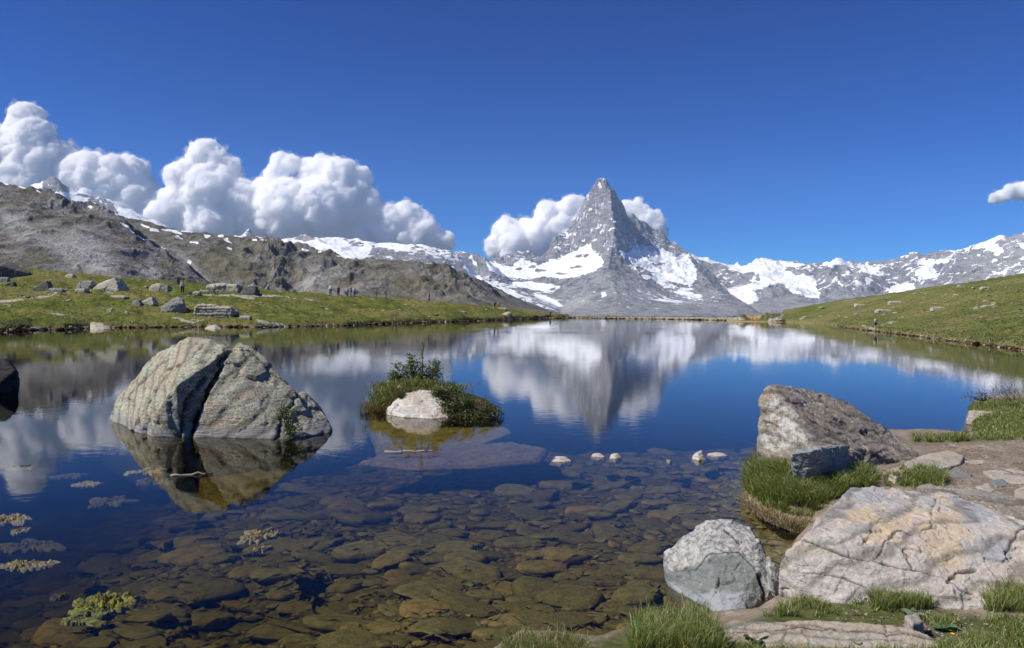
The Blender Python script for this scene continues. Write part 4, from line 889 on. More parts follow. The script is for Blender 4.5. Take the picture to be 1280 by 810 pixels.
# ---- two-tone rock standing in the shallows
tb = [W(840, 735, 0), W(868, 752, 0), W(905, 774, 0), W(925, 768, 0.02), W(974, 752, .04), W(978, 740, .1)]
TT = tb + [W(829, 706, .12), W(829, 690, .26), W(851, 672, .42), W(868, 664, .44), W(884, 652, .56), W(910, 650, .58), W(938, 657, .54), W(948, 674, .48), W(975, 735, .16), W(886, 690, .40), W(924, 692, .41), W(947, 714, .31), W(951, 737, .17)]
def p_two(co, no, px, py):
    w = fbm(co[:, 0] * 4, co[:, 1] * 4, co[:, 2] * 4, 5, .6)
    x, y = px + 8 * w, py + 8 * w
    cr_ = sstep(-4, 4, sdpoly(x, y, [(820, 712), (828, 690), (860, 655), (895, 645), (945, 655), (985, 745), (955, 755), (948, 715), (925, 692), (885, 690), (850, 715)]))
    cr_ = cr_ * (.55 + .45 * sstep(-.3, .3, fbm(co[:, 0] * 14, co[:, 1] * 14, co[:, 2] * 14, 4, .7)))
    pl = sstep(-4, 4, sdpoly(x, y, [(840, 730), (870, 740), (890, 735), (930, 745), (950, 740), (925, 775), (900, 780), (840, 745)])) * .8
    sp = fbm(co[:, 0] * 26, co[:, 1] * 26, co[:, 2] * 26, 3, .6)
    return np.clip(cr_ * (.95 - 1.1 * sstep(.05, .5, sp)), 0, 1), pl
T2 = [W(953, 738, .0), W(975, 752, .0), W(978, 742, .1), W(973, 728, .22), W(962, 705, .36), W(952, 694, .44), W(956, 720, .3)]
T2 = [p + Vector((.04, -.05, 0)) for p in T2]
rock('boulder', [TT + down(tb, -0.4, 1.0), T2 + down(T2[:3], -.4, 1.0)], M_two, 0.0095, 'grey rock in the shallows with a smooth lower face and pale crusted top', 'boulder', None, .55, 8, None, 1.1, rough=.8,
     cracks=[([(950, 718), (955, 735), (957, 752)], 3.0, .08), ([(885, 692), (925, 692), (945, 712)], 1.5, .012), ([(846, 714), (870, 712), (885, 692)], 1.2, .01), ([(905, 665), (925, 680)], 1.5, .015)], painter=p_two)
# ---- flat bedded slab along the bottom and smaller stones of the bank
FB = [W(905, 788, .40), W(940, 778, .43), W(1000, 776, .46), W(1060, 776, .47), W(1130, 782, .48), W(1168, 796, .46), W(1176, 806, .44), W(1150, 814, .40), W(1050, 812, .38), W(950, 806, .36), W(912, 800, .36)]
rock('slab', [FB + down(FB, .15, .98)], M_tan, 0.0125, 'long flat tan bedded slab in the turf at the bottom edge', 'rock', None, .5, 9, ((0.05, 0.25, 1), 9, .012), .4, cracks=[([(1105, 782), (1112, 806)], 1.2, .02), ([(985, 782), (975, 804)], 1.2, .02), ([(905, 792), (1000, 786), (1100, 790), (1170, 800)], 1.0, .015)])
F2 = [W(898, 790, .36), W(912, 782, .40), W(950, 775, .42), W(985, 777, .42), W(975, 788, .40), W(930, 797, .34)]
rock('slab', [F2 + down(F2, .12, .98)], M_two, 0.0125, 'small grey flat stone at the left end of the tan slab', 'rock', None, .4, 10, None, .6)
F3 = [W(745, 812, .12), W(765, 799, .2), W(785, 797, .22), W(792, 806, .2), W(780, 822, .15), W(750, 825, .1)]
rock('rock', [F3 + down(F3, -.05, 1)], M_two, 0.0125, 'grey stone tip poking up beside the grass at the bottom edge', 'rock', None, .3, 11, None, .6)
def flat_stone(pts, z0, dz, mat, label, seed, name='stone', vox=0.016):
    top = [W(x, y, z0 + dz) for x, y in pts]
    return rock(name, [top + down(top, z0 - .12, 1.08)], mat, vox, label, 'stone', 'flat stones trodden into the bank', .4, seed, None, .5)
flat_stone([(1105, 590), (1140, 578), (1155, 568), (1190, 563), (1205, 570), (1200, 580), (1160, 590), (1120, 596)], .38, .07, M_tan, 'long pale flagstone running right from the foot of the leaning slab', 12)
flat_stone([(1177, 592), (1195, 588), (1215, 592), (1212, 602), (1195, 606), (1180, 600)], .38, .04, M_two, 'rounded grey flagstone on the path behind the pink boulder', 13)
flat_stone([(1218, 607), (1235, 603), (1245, 612), (1232, 617)], .40, .03, M_tan, 'small pale stone on the path right of the rounded flagstone', 14)
flat_stone([(1228, 588), (1262, 585), (1290, 592), (1285, 604), (1245, 600)], .40, .03, M_tan, 'pale slab in the path near the right edge', 15)
flat_stone([(1236, 600), (1255, 598), (1262, 606), (1245, 608)], .40, .03, M_two, 'narrow grey stone just left of the path slab at the right edge', 16)
flat_stone([(1268, 612), (1290, 606), (1296, 628), (1272, 630)], .44, .05, M_tan, 'upright tan stone at the right edge of the path', 17)
flat_stone([(1203, 576), (1255, 574), (1262, 580), (1215, 583)], .38, .02, M_tan, 'thin pale streak of rock set in the trodden path', 18)
flat_stone([(1180, 556), (1195, 554), (1205, 560), (1190, 563)], .36, .03, M_tan, 'small tan stone at the far side of the path by the grass', 19)
flat_stone([(1045, 590), (1058, 587), (1063, 592), (1052, 597)], .40, .04, M_tan, 'small pale stone in the grass below the blue-grey block', 20, vox=.012)
flat_stone([(1130, 768), (1148, 765), (1154, 775), (1140, 780)], .44, .05, M_tan, 'small pale stone right of the tan slab beside green leaves', 21, vox=.012)
# loose pebbles on the path
def pebble_protos(k, seed, npt=13):
    out = []; rs = np.random.RandomState(seed)
    for i in range(k):
        bm = bmesh.new()
        pts = rs.normal(size=(npt, 3)); pts /= np.linalg.norm(pts, axis=1)[:, None]; pts *= (1, .8, .42)
        vs = [bm.verts.new(p) for p in pts]; r = bmesh.ops.convex_hull(bm, input=vs)
        bmesh.ops.bevel(bm, geom=list(bm.edges), offset=.10, segments=1, affect='EDGES')
        bmesh.ops.triangulate(bm, faces=bm.faces)
        for f in bm.faces: f.smooth = True
        me = bpy.data.meshes.new('stone'); bm.to_mesh(me); bm.free(); out.append(me)
    return out
PEB = pebble_protos(7, 3)
def peb_arrays():
    res = []
    for me in PEB:
        f = np.array([p.vertices[:] for p in me.polygons]); res.append((get_co(me), f))
    return res
PA = peb_arrays()
def scatter_stuff(name, places, mat, label, cat, parent=None):
    """places: (x, y, z, sx, sy, sz, rz, tone) joined into one mesh"""
    V, F, T = [], [], []; n0 = 0
    for i, (x, y, z, sx, sy, sz, rz, tone) in enumerate(places):
        c, f = PA[i % len(PA)]; cr_, sr = math.cos(rz), math.sin(rz)
        p = c * (sx, sy, sz); p = np.stack([p[:, 0] * cr_ - p[:, 1] * sr, p[:, 0] * sr + p[:, 1] * cr_, p[:, 2]], 1) + (x, y, z)
        V.append(p); F.append(f + n0); T.append(np.full(len(p), tone)); n0 += len(p)
    T = np.concatenate(T)
    o = mesh_np(name, np.concatenate(V), np.concatenate(F), mat, True, parent, {'Tone': T}); tag(o, label, cat, None, 'stuff'); return o
def gravel_mat():
    n = NT('loose gravel'); v = n.coord('Object'); t = n.sep(n.attr('Tone'))[0]
    col = n.mix(t, (0.13, 0.11, 0.09), (0.40, 0.37, 0.32)); col = n.mix(n.ramp(n.noise(v, 60, 5, .6), [(0.4, .4), (.6, 0)]), col, (0.08, 0.07, 0.06))
    return n.surf(n.princ(col, .9, None, .2))
M_gravel = gravel_mat()
pl = []
_px = RS.uniform(1060, 1330, 5200); _py = 545 + 90 * RS.rand(5200) ** 1.3
_px[:1400] = RS.uniform(1040, 1320, 1400); _py[:1400] = RS.uniform(745, 815, 1400)
for q in gp_many(_px, _py):
    s = .006 + .022 * RS.rand() ** 3
    if q[2] > .05: pl.append((q[0], q[1], q[2], s, s * .8, s * .8, RS.rand() * 6, RS.rand()))
scatter_stuff('gravel', pl, M_gravel, 'loose gravel strewn over the trodden path', 'gravel')

# ---- stones breaking the surface farther out
def poke(pts, ztop, label, seed, mat=M_pale, sub=.35, vox=.02, grp='small pale stones just breaking the surface', size=.5, name='stone'):
    b = [W(x, y, 0) for x, y in pts]; c = sum(b, Vector()) / len(b)
    top = [Vector((c.x + (p.x - c.x) * .55, c.y + (p.y - c.y) * .5 + .03, ztop * (1 if i % 2 else .7))) for i, p in enumerate(b)]
    bb = [Vector((p.x, c.y + (p.y - c.y) + (.12 if p.y > c.y else 0), 0)) for p in b]
    return rock(name, [bb + top + down(bb, -.07, 1.15)], mat, vox, label, 'stone', grp, size, seed, None, .6)
poke([(688, 577), (700, 579), (714, 577), (710, 573), (694, 573)], .05, 'leftmost of the pale stones breaking the surface right of the islet', 31)
poke([(739, 571), (748, 573), (756, 572), (752, 569), (742, 569)], .04, 'small flat stone just left of its round neighbour in mid lake', 32)
poke([(761, 573), (769, 575), (777, 573), (775, 570), (765, 570)], .07, 'round pale stone in mid lake, second of a close pair', 33)
poke([(832, 580), (838, 580), (841, 578), (835, 577)], .03, 'tiniest dark stone breaking the surface', 34, M_field, vox=.015)
poke([(865, 574), (873, 577), (883, 575), (880, 570), (868, 571)], .12, 'domed whitish stone in the lake nearest the leaning slab', 35)
poke([(884, 570), (897, 571.5), (911, 570), (905, 568.5), (888, 568.5)], .035, 'long thin flat stone right of the domed one', 36)
# ---- the broad reddish slab just under the surface in front of the islet
M_red = rock_mat('drowned reddish slab', (0.13, 0.085, 0.06), (0.07, 0.05, 0.03), (0.17, 0.115, 0.08), 1.0, (0.25, 0.2, 0.12), 0.1, 0.1, algae=.2)
def sunk(pts, z, mat, label, seed, th=.25, grp='broad slabs lying just under the surface'):
    t = [W(x, y, z) for x, y in pts]
    return rock('slab', [t + down(t, z - th, 1.1)], mat, .035, label, 'rock', grp, .9, seed, None, .5)
sunk([(455, 575), (480, 566), (560, 558), (640, 553), (680, 560), (668, 574), (600, 580), (520, 582)], -.10, M_red, 'broad reddish slab under water in front of the turf islet', 41, .10)
sunk([(605, 578), (660, 566), (700, 568), (705, 585), (650, 594), (610, 590)], -.45, M_red, 'sunken slab right of the reddish one, left of the pale stones', 42)

M_gold = rock_mat('golden brown drowned shelf', (0.17, 0.125, 0.04), (0.06, 0.045, 0.015), (0.26, 0.20, 0.065), 2.2, (0.25, 0.23, 0.08), 0.5, 0.6, algae=.0)
sunk([(466, 524), (540, 530), (622, 528), (640, 540), (600, 556), (520, 560), (478, 552)], -.22, M_gold, 'golden-brown shelf showing through the water round the foot of the turf islet', 44, .3)
sunk([(250, 598), (300, 592), (362, 582), (352, 598), (318, 618), (284, 632), (258, 618)], -.62, M_gold, 'ochre shelf showing dimly through the reflection of the split boulder', 45, .6)

# ---- stones on the lake bed
def bed_mat():
    n = NT('algae coated stone'); v = n.coord('Object'); r = n.n('ShaderNodeObjectInfo').outputs['Random']; t = n.sep(n.attr('Tone'))[0]
    k = n.math('FRACT', n.math('ADD', r, t))
    col = n.ramp(k, [(0, (0.11, 0.095, 0.045)), (0.3, (0.165, 0.145, 0.065)), (0.6, (0.21, 0.19, 0.11)), (0.85, (0.27, 0.195, 0.085)), (1, (0.15, 0.14, 0.07))])
    col = n.mix(n.ramp(n.noise(v, 3.0, 7, .65), [(0.35, .7), (.58, 0)]), col, (0.05, 0.045, 0.02))
    col = n.mix(n.ramp(n.noise(v, 14, 6, .65), [(0.5, 0), (.68, .6)]), col, (0.30, 0.26, 0.12))
    return n.surf(n.princ(col, .95, n.bump(n.noise(v, 6, 6, .6), .6, .02), .1))
M_bed = bed_mat()
def bed_base(px, py): 
    q = gp(px, py); return q
def dens_ok(px, py):
    return not (px < 330 and py < 690 and RS.rand() < .75)
BEDP = []
for k, me in enumerate(pebble_protos(8, 21, 26)):
    me.name = 'lake_stone'
    bm = bmesh.new(); bm.from_mesh(me); bmesh.ops.subdivide_edges(bm, edges=list(bm.edges), cuts=1, use_grid_fill=True); bmesh.ops.smooth_vert(bm, verts=bm.verts, factor=.5, use_axis_x=True, use_axis_y=True, use_axis_z=True)
    bmesh.ops.triangulate(bm, faces=bm.faces); bmesh.ops.smooth_vert(bm, verts=bm.verts, factor=.5, use_axis_x=True, use_axis_y=True, use_axis_z=True)
    for f in bm.faces: f.smooth = True
    for v_ in bm.verts: v_.co.x *= 1.12; v_.co.y *= 1.12; v_.co.z = math.copysign(min(abs(v_.co.z) * 1.5, .36), v_.co.z)
    bm.to_mesh(me); bm.free(); me.materials.append(M_bed); BEDP.append(me)
named = [  # traced larger stones: px, py, half width px, half height px, label
    (648, 682, 34, 10, 'pale oval slab under water right of centre, tilted up to the left'), (705, 696, 36, 10, 'long pale slab under water just right of the oval one'),
    (712, 750, 48, 22, 'broad ochre boulder under water near the bottom right shallows'), (792, 745, 42, 20, 'orange-brown boulder under water left of the two-tone rock'),
    (575, 712, 30, 11, 'olive slab under water at centre right'), (428, 716, 32, 11, 'yellow-green rounded slab under water at centre'), (606, 745, 26, 10, 'flat brown stone under water above the bottom grass tuft'),
    (612, 793, 24, 18, 'bright ochre stone under water at the bottom edge left of the grass tuft'), (452, 784, 26, 11, 'ochre stone under water at the bottom centre'), (260, 775, 34, 14, 'olive boulder under water at the bottom left'),
    (350, 790, 44, 18, 'large dim brown boulder under water at the bottom edge left of centre'), (350, 744, 22, 8, 'long olive stone under water left of centre'), (505, 690, 26, 9, 'grey flat stone under water at the centre'),
    (640, 760, 24, 11, 'dark green-brown stone under water right of the bottom centre'), (800, 700, 30, 10, 'low brown slab under water left of the two-tone rock top'), (735, 640, 34, 8, 'grey slab under water above the gravelly slab'), (700, 610, 30, 6, 'distant grey slab under water below the pale stones'), (860, 640, 30, 7, 'grey slab under water left of the grassy spur'),
    (545, 700, 20, 7, 'small yellow-green slab under water beside the grey one'), (740, 775, 26, 12, 'brown stone under water just above the grey stone tip')]
placed = []
for i, (px, py, hw, hh, lb) in enumerate(named):
    q = gp(px, py); s = hw * q.y / F_PX; sy = min(s * .9, hh * q.y / F_PX / max(.12, (2.7 - q.z) / q.y) * .8)
    o = bpy.data.objects.new('lake_stone', BEDP[i % 8]); COL.objects.link(o); sz = min(.5 * s, .26)
    o.location = (q.x, q.y, q.z + sz * .08); o.scale = (s, max(sy, .4 * s), sz); o.rotation_euler = (0, 0, RS.uniform(-.4, .4))
    tag(o, lb, 'stone', 'stones lying on the lake bed'); placed.append((q.x, q.y, s * .8))
cnt = 0; rest = []
cand = []
_px = RS.uniform(-20, 1010, 16000); _py = 812 - 258 * RS.rand(16000) ** .72
_q = gp_many(_px, _py); PLA = np.zeros((26000, 3)); PLA[:len(placed)] = placed; npl = len(placed)
for px, py, q in zip(_px, _py, _q):
    if not dens_ok(px, py) or q[2] > -.12: continue
    s = (.13 + .36 * RS.rand() ** 2.0) * (1.0 if py > 600 else 1.4); s = min(s, max(.1, -q[2] * .75))
    if (((PLA[:npl, :2] - q[:2]) ** 2).sum(1) < ((s + PLA[:npl, 2]) * .50) ** 2).any(): continue
    PLA[npl] = (q[0], q[1], s); npl += 1; cand.append((s / q[1], Vector(q), s))
    if len(cand) >= 3600: break
cand.sort(key=lambda t: -t[0])
for k, (_, q, s) in enumerate(cand):
    sz = s * RS.uniform(.28, .55); rz = RS.normal() * .5; sy = s * RS.uniform(.6, 1)
    if k < 280:
        o = bpy.data.objects.new('lake_stone', BEDP[k % 8]); COL.objects.link(o)
        o.location = (q.x, q.y, q.z + sz * .1); o.scale = (s, sy, sz); o.rotation_euler = (RS.uniform(-.15, .15), RS.uniform(-.15, .15), rz)
        tag(o, 'rounded olive-brown stone among many lying on the lake bed', 'stone', 'stones lying on the lake bed')
    else: rest.append((q.x, q.y, q.z + sz * .08, s, sy, sz, rz, RS.rand()))
_px = RS.uniform(-20, 1000, 1800); _py = 812 - 225 * RS.rand(1800) ** .8
for px, py, q in zip(_px, _py, gp_many(_px, _py)):
    if q[2] < -.1 and dens_ok(px, py): s = RS.uniform(.05, .11); rest.append((q[0], q[1], q[2] + .01, s, s * .8, s * .6, RS.rand() * 6, RS.rand()))
scatter_stuff('lake_stones', rest, M_bed, 'smaller stones carpeting the lake bed between the larger ones', 'stones')

# ---- boulders on the meadows
def ground_at(grid, px, py):
    """the point of a terrain grid seen at px, py"""
    a, Y, H = grid
    q = P(px, py, 100.0); c = int(np.clip(np.searchsorted(a, q.x / q.y), 0, len(a) - 1))
    zl = CAM.z + (q.z - CAM.z) * Y / 100.0; hit = np.nonzero((H[:, c] >= zl) & (H[:, c] > .05))[0]
    r = hit[0] if len(hit) else len(Y) - 1
    return Vector((q.x * Y[r] / 100, float(Y[r]), float(H[r, c])))
def field_rock(grid, x0, x1, y0, y1, mat, label, seed, depth=.8, kind='block', group='boulders on the left meadow', res=.06, strata=None, cat='boulder', slope=0.0):
    g = ground_at(grid, (x0 + x1) / 2, y1); k = g.y / F_PX; w = (x1 - x0) * k; h = (y1 - y0) * k * .85; d = w * depth; rs = np.random.RandomState(seed)
    pts = []
    if kind == 'block':
        for sx in (-.5, .5):
            for sy in (-.5, .5):
                pts += [(sx * w * rs.uniform(.7, 1), sy * d, -.3 * h), (sx * w * rs.uniform(.8, 1.05), sy * d * rs.uniform(.6, 1), h * rs.uniform(.15, .55)), (sx * w * rs.uniform(.3, .8), sy * d * .6, h * rs.uniform(.6, 1.0))]
    elif kind == 'wedge':
        pts = [(-.5 * w, -.5 * d, 0), (.45 * w, -.5 * d, 0), (.5 * w, .4 * d, 0), (-.4 * w, .5 * d, 0), (-.4 * w, 0, .45 * h), (.22 * w, -.25 * d, h), (.3 * w, .2 * d, .95 * h), (-.1 * w, .1 * d, .8 * h), (.5 * w, -.1 * d, .3 * h)]
        pts += [(p[0], p[1], -.3 * h) for p in pts[:4]]
    elif kind == 'slab':
        for sx in (-.5, .5):
            for sy in (-.5, .5):
                pts += [(sx * w * rs.uniform(.8, 1), sy * d, -.3 * h), (sx * w * rs.uniform(.75, 1.05), sy * d, h * rs.uniform(.3, .7) + slope * sx * h), (sx * w * rs.uniform(.5, .9), sy * d * .8, h * rs.uniform(.75, 1) + slope * sx * h)]
    else:
        for _ in range(26):
            v = rs.normal(size=3); v /= np.linalg.norm(v); pts.append((v[0] * w * .52, v[1] * d * .52, abs(v[2]) * h if v[2] > -.3 else -.3 * h))
    g = g - Vector((0, 0, .12 * h)); pts = [Vector(p) + g for p in pts]
    return rock('boulder' if cat == 'boulder' else 'stone', [pts], mat, max(res * w * .35, .05), label, cat, group, max(w, h) * .6, seed, strata, .8)
FR = field_rock
FR(gridM, -12, 40, 320, 345, M_fieldd, 'big dark boulder on the crest at the left edge of the meadow', 51, .8, 'dome')
FR(gridM, 119, 157, 344, 361, M_fieldp, 'pale pointed boulder with a dark right side on the meadow crest', 52, .7, 'wedge')
FR(gridM, 99, 118, 347, 357, M_field, 'small grey boulder just left of the pale pointed one', 53, .8)
FR(gridM, 95, 110, 359, 364, M_fieldp, 'pale flat rock below the small grey boulder', 54, .8, 'slab')
FR(gridM, 188, 203, 352, 363, M_fieldp, 'pale yellowish boulder with a grey neighbour behind the large grey one', 55, .8)
FR(gridM, 199, 213, 351, 364, M_field, 'grey boulder leaning on the pale yellowish one', 56, .9)
FR(gridM, 215, 225, 346, 355, M_fieldd, 'small dark boulder left of the first hiker', 57, .9, 'wedge')
FR(gridM, 198, 236, 364, 388, M_field, 'large grey boulder with a black shaded side in the middle of the left meadow', 58, .8, 'dome', res=.035)
FR(gridM, 166, 178, 373, 382, M_field, 'small blue-grey block left of the large grey boulder', 59, .9)
FR(gridM, 178, 196, 370, 380, M_fieldp, 'tan sloping ledge between small block and large grey boulder', 60, .8, 'wedge')
FR(gridM, 245, 297, 378, 393, M_fieldp, 'layered flat boulder right of the large grey one', 61, .5, 'slab', res=.03, strata=((0, 0, 1), 9, .03), slope=-.15)
FR(gridM, 259, 304, 352, 362, M_fieldp, 'long pale smooth slab on the crest behind the second hiker', 62, .5, 'slab')
FR(gridM, 302, 322, 353, 367, M_fieldd, 'dark block at the right end of the long pale slab', 63, .9)
FR(gridM, 321, 325, 362, 366, M_fieldd, 'tiny dark stone right of the dark block', 64, .9, cat='stone')
FR(gridM, 136, 160, 369, 373, M_fieldp, 'row of flat pale stones on the path left of the large grey boulder', 65, .5, 'slab')
FR(gridM, 236, 251, 364, 369, M_fieldp, 'low pale stone between the two hikers', 66, .6, 'slab', cat='stone')
FR(gridM, 44, 66, 349, 362, M_fieldd, 'dark outcrop of broken rock below the crest at far left', 67, .6, 'wedge')
FR(gridM, 60, 82, 359, 365, M_field, 'grey flat outcrop beside the far left footpath', 68, .6, 'slab')
FR(gridM, 83, 94, 342, 348, M_fieldp, 'small pale boulder on the crest left of the pointed one', 69, .8)
FR(gridM, 135, 141, 385, 391, M_fieldp, 'small whitish stone on the open grass, left of a pair', 70, .9, cat='stone')
FR(gridM, 156, 161, 389, 394, M_fieldp, 'small whitish stone on the open grass, right of a pair', 71, .9, cat='stone')
FR(gridM, 300, 314, 394, 400, M_fieldp, 'pale stone lying on the grass at the shore below the layered boulder', 72, .7, 'slab', cat='stone')
FR(gridM, 626, 641, 388, 394, M_fieldp, 'low pale boulder near the far tip of the left meadow', 73, .6, 'dome')
FR(gridM, 622, 634, 384, 387, M_fieldp, 'flat pale stone beside the far couple', 74, .6, 'slab', cat='stone')
FR(gridM, 1, 12, 345, 352, M_field, 'flat grey stone below the big dark boulder at far left', 75, .6, 'slab', cat='stone')
FR(gridM, 8, 20, 352, 358, M_fieldd, 'dark low stone in the grass at far left', 76, .6, 'slab', cat='stone')
BLE = [W(113, 412), W(122, 413), W(131, 411), W(113, 403, .5), W(113, 398, .8), W(117, 395.5, .95), W(125, 400, .6), W(131, 407, .2)]
BLE += [Vector((p.x, p.y + 1.2, p.z)) for p in BLE[:6]]
rock('boulder', [BLE + down(BLE[:3], -.8)], M_fieldp, .06, 'bleached white boulder standing at the waterline of the left shore', 'boulder', None, 1.2, 77)
poke([(256, 411), (268, 412), (277, 411), (272, 408), (260, 408)], .25, 'flat pale slab in the water off the left shore', 78, M_fieldp, .6, .08, None, 1.5, 'boulder')
# small scattered stones, each its own
def small_stones(grid, boxes, n, label, group, seed, mat):
    rs = np.random.RandomState(seed)
    for i in range(n):
        x0, x1, y0, y1 = boxes[i % len(boxes)]; px, py = rs.uniform(x0, x1), rs.uniform(y0, y1)
        g = ground_at(grid, px, py); s = rs.uniform(.18, .55) * (g.y / 100)
        o = bpy.data.objects.new('stone', PEB2[i % 7]); COL.objects.link(o); o.location = g; o.scale = (s, s * .7, s * rs.uniform(.4, .8)); o.rotation_euler = (0, 0, rs.rand() * 6)
        tag(o, label, 'stone', group)
PEB2 = []
for me in PEB:
    m2 = me.copy(); m2.materials.clear(); m2.materials.append(M_fieldp); PEB2.append(m2); me.materials.append(M_gravel)
small_stones(gridM, [(20, 200, 352, 398), (200, 380, 372, 398), (380, 640, 380, 398), (0, 130, 345, 380), (90, 220, 346, 366)], 90, 'small pale stone, one of many dotted over the left meadow grass', 'small stones on the left meadow', 5, M_fieldp)
FR(gridS, 1163, 1180, 383, 388, M_fieldp, 'flat pale outcrop with a shadowed edge halfway up the right slope', 81, .5, 'slab', 'rocks on the right slope')
FR(gridS, 1095, 1113, 386, 391, M_fieldp, 'thin slanting pale outcrop on the right slope above the walker', 82, .5, 'slab', 'rocks on the right slope')
FR(gridS, 1110, 1126, 375, 380, M_fieldp, 'pale patchy outcrop high on the right slope', 83, .5, 'slab', 'rocks on the right slope')
FR(gridS, 1225, 1236, 358, 362, M_fieldp, 'pale rock near the crest of the right slope', 84, .6, 'slab', 'rocks on the right slope')
FR(gridS, 1068, 1080, 379, 383, M_fieldp, 'pale rock on the right slope left of the patchy outcrop', 85, .6, 'slab', 'rocks on the right slope')
FR(gridS, 1196, 1206, 356, 360, M_field, 'grey rock on the skyline of the right slope', 86, .6, 'block', 'rocks on the right slope')
small_stones(gridS, [(1000, 1100, 384, 402), (1100, 1280, 365, 405), (1180, 1280, 352, 380), (1060, 1280, 380, 400)], 60, 'small pale stone, one of many dotted over the right slope', 'small stones on the right slope', 6, M_fieldp)
# broken sod and stones along the waterlines
def shore_stones(shore, n, grid, seed, hmin, hmax, tone=None):
    rs = np.random.RandomState(seed); pl = []
    P0 = np.array([[p[0], p[1]] for p in shore]); L = np.r_[0, np.cumsum(1 / (P0[1:, 1] + P0[:-1, 1]) * np.hypot(*(P0[1:] - P0[:-1]).T))]
    for _ in range(n):
        t = rs.uniform(0, L[-1]); x, y = np.interp(t, L, P0[:, 0]), np.interp(t, L, P0[:, 1]); o_ = rs.normal() * .35
        s = rs.uniform(hmin, hmax) * (1 if rs.rand() < .85 else 1.8); k = (y + o_) / y
        pl.append((x * k, y + o_, rs.uniform(-.1, .14), s, s * .8, s * rs.uniform(.7, 1.3), rs.rand() * 6, rs.rand()))
    return pl
def sod_mat():
    n = NT('sod and shore stones'); t = n.sep(n.attr('Tone'))[0]; v = n.coord('Object')
    col = n.ramp(t, [(0, (0.04, 0.03, 0.02)), (.35, (0.13, 0.085, 0.045)), (.65, (0.22, 0.16, 0.09)), (.85, (0.33, 0.26, 0.18)), (1, (0.46, 0.43, 0.37))])
    col = n.mix(n.ramp(n.noise(v, 5, 6, .7), [(.4, .6), (.55, 0)]), col, (0.04, 0.035, 0.02))
    return n.surf(n.princ(col, .95, n.bump(n.noise(v, 9, 5, .6), .7, .05), .1))
M_sod = sod_mat()
scatter_stuff('shore_stones', shore_stones(shoreL, 1500, gridM, 4, .12, .34), M_sod, 'earth clods and stones lining the left shore', 'shore stones')
scatter_stuff('shore_stones', shore_stones(shoreR[3:], 800, gridS, 5, .10, .30), M_sod, 'earth clods and stones lining the right shore', 'shore stones')
scatter_stuff('shore_stones', shore_stones(shoreF, 420, gridF, 6, .2, .6), M_sod, 'rough stones lining the far shore', 'shore stones')
# ================================================================== GRASS, SHRUBS, WEED
def blade_mat():
    n = NT('grass blades'); c = n.attr('Col')
    d = n.n('ShaderNodeBsdfDiffuse'); n.l(c, d.inputs[0])
    t = n.n('ShaderNodeBsdfTranslucent'); n.l(n.mix(1.0, c, (1.0, 1.05, 0.5), 'MULTIPLY'), t.inputs[0])
    g = n.n('ShaderNodeBsdfGlossy'); g.inputs['Roughness'].default_value = .45; g.inputs['Color'].default_value = (1, 1, 1, 1)
    m = n.n('ShaderNodeMixShader'); m.inputs[0].default_value = .38; n.l(d.outputs[0], m.inputs[1]); n.l(t.outputs[0], m.inputs[2])
    m2 = n.n('ShaderNodeMixShader'); m2.inputs[0].default_value = .04; n.l(m.outputs[0], m2.inputs[1]); n.l(g.outputs[0], m2.inputs[2])
    return n.surf(m2.outputs[0])
M_blade = blade_mat()
GREENS = np.array([(.09, .15, .025), (.15, .23, .035), (.21, .29, .055), (.29, .32, .09), (.46, .40, .20)])
def blades(name, root, h, w, lean, label, cols=None, droop=.25, tipdry=.3, kind='stuff', parent=None, cat='grass'):
    """root Nx3; h, w per blade; lean Nx2 horizontal offset of the tip as a share of the height"""
    N = len(root); root = np.asarray(root, float); h = np.broadcast_to(h, N); w = np.broadcast_to(w, N)
    th = RS.rand(N) * 6.28; side = np.stack([np.cos(th), np.sin(th), 0 * th], 1) * (w / 2)[:, None]
    L = np.concatenate([lean, np.zeros((N, 1))], 1) * h[:, None]; up = np.zeros((N, 3)); up[:, 2] = h
    m1 = root + up * .45 + L * .22; m2 = root + up * .8 + L * .58; tip = root + up * (1 - droop * RS.rand(N))[:, None] + L
    V = np.stack([root - side, root + side, m1 - side * .9, m1 + side * .9, m2 - side * .6, m2 + side * .6, tip], 1).reshape(-1, 3)
    b = (np.arange(N) * 7)[:, None, None]
    F = (np.array([[0, 1, 3], [0, 3, 2], [2, 3, 5], [2, 5, 4], [4, 5, 6]])[None] + b).reshape(-1, 3)
    if cols is None: cols = GREENS[np.clip((RS.rand(N) * 5.0).astype(int), 0, 4)]
    cols = cols * RS.uniform(.8, 1.2, (N, 1)); dry = np.array([.34, .29, .13])
    C = np.repeat(cols[:, None], 7, 1); k = (RS.rand(N) * tipdry)[:, None]
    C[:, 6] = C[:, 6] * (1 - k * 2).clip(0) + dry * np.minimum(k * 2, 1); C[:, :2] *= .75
    o = mesh_np(name, V, F, M_blade, False, parent, {'Col': C.reshape(-1, 3)}); tag(o, label, cat, None, kind); return o
def zone(poly, n, grow=0):
    xs = [p[0] for p in poly]; ys = [p[1] for p in poly]
    px = RS.uniform(min(xs), max(xs), n * 3); py = RS.uniform(min(ys), max(ys), n * 3)
    w = 5 * fbm(px / 14, py / 9, 1.7, 3)
    ok = sdpoly(px, py, poly) + w > -grow; px, py = px[ok][:n], py[ok][:n]
    for bad in ROCKY:
        ok = sdpoly(px, py, bad) < -1; px, py = px[ok], py[ok]
    q = gp_many(px, py); q = q[q[:, 2] > .0]; return q
ROCKY = [[(900, 792), (935, 776), (985, 773), (1060, 771), (1135, 778), (1175, 792), (1185, 812), (1150, 822), (1040, 820), (940, 812), (900, 806)], [(820, 700), (985, 700), (985, 758), (930, 778), (900, 782), (840, 745)]]
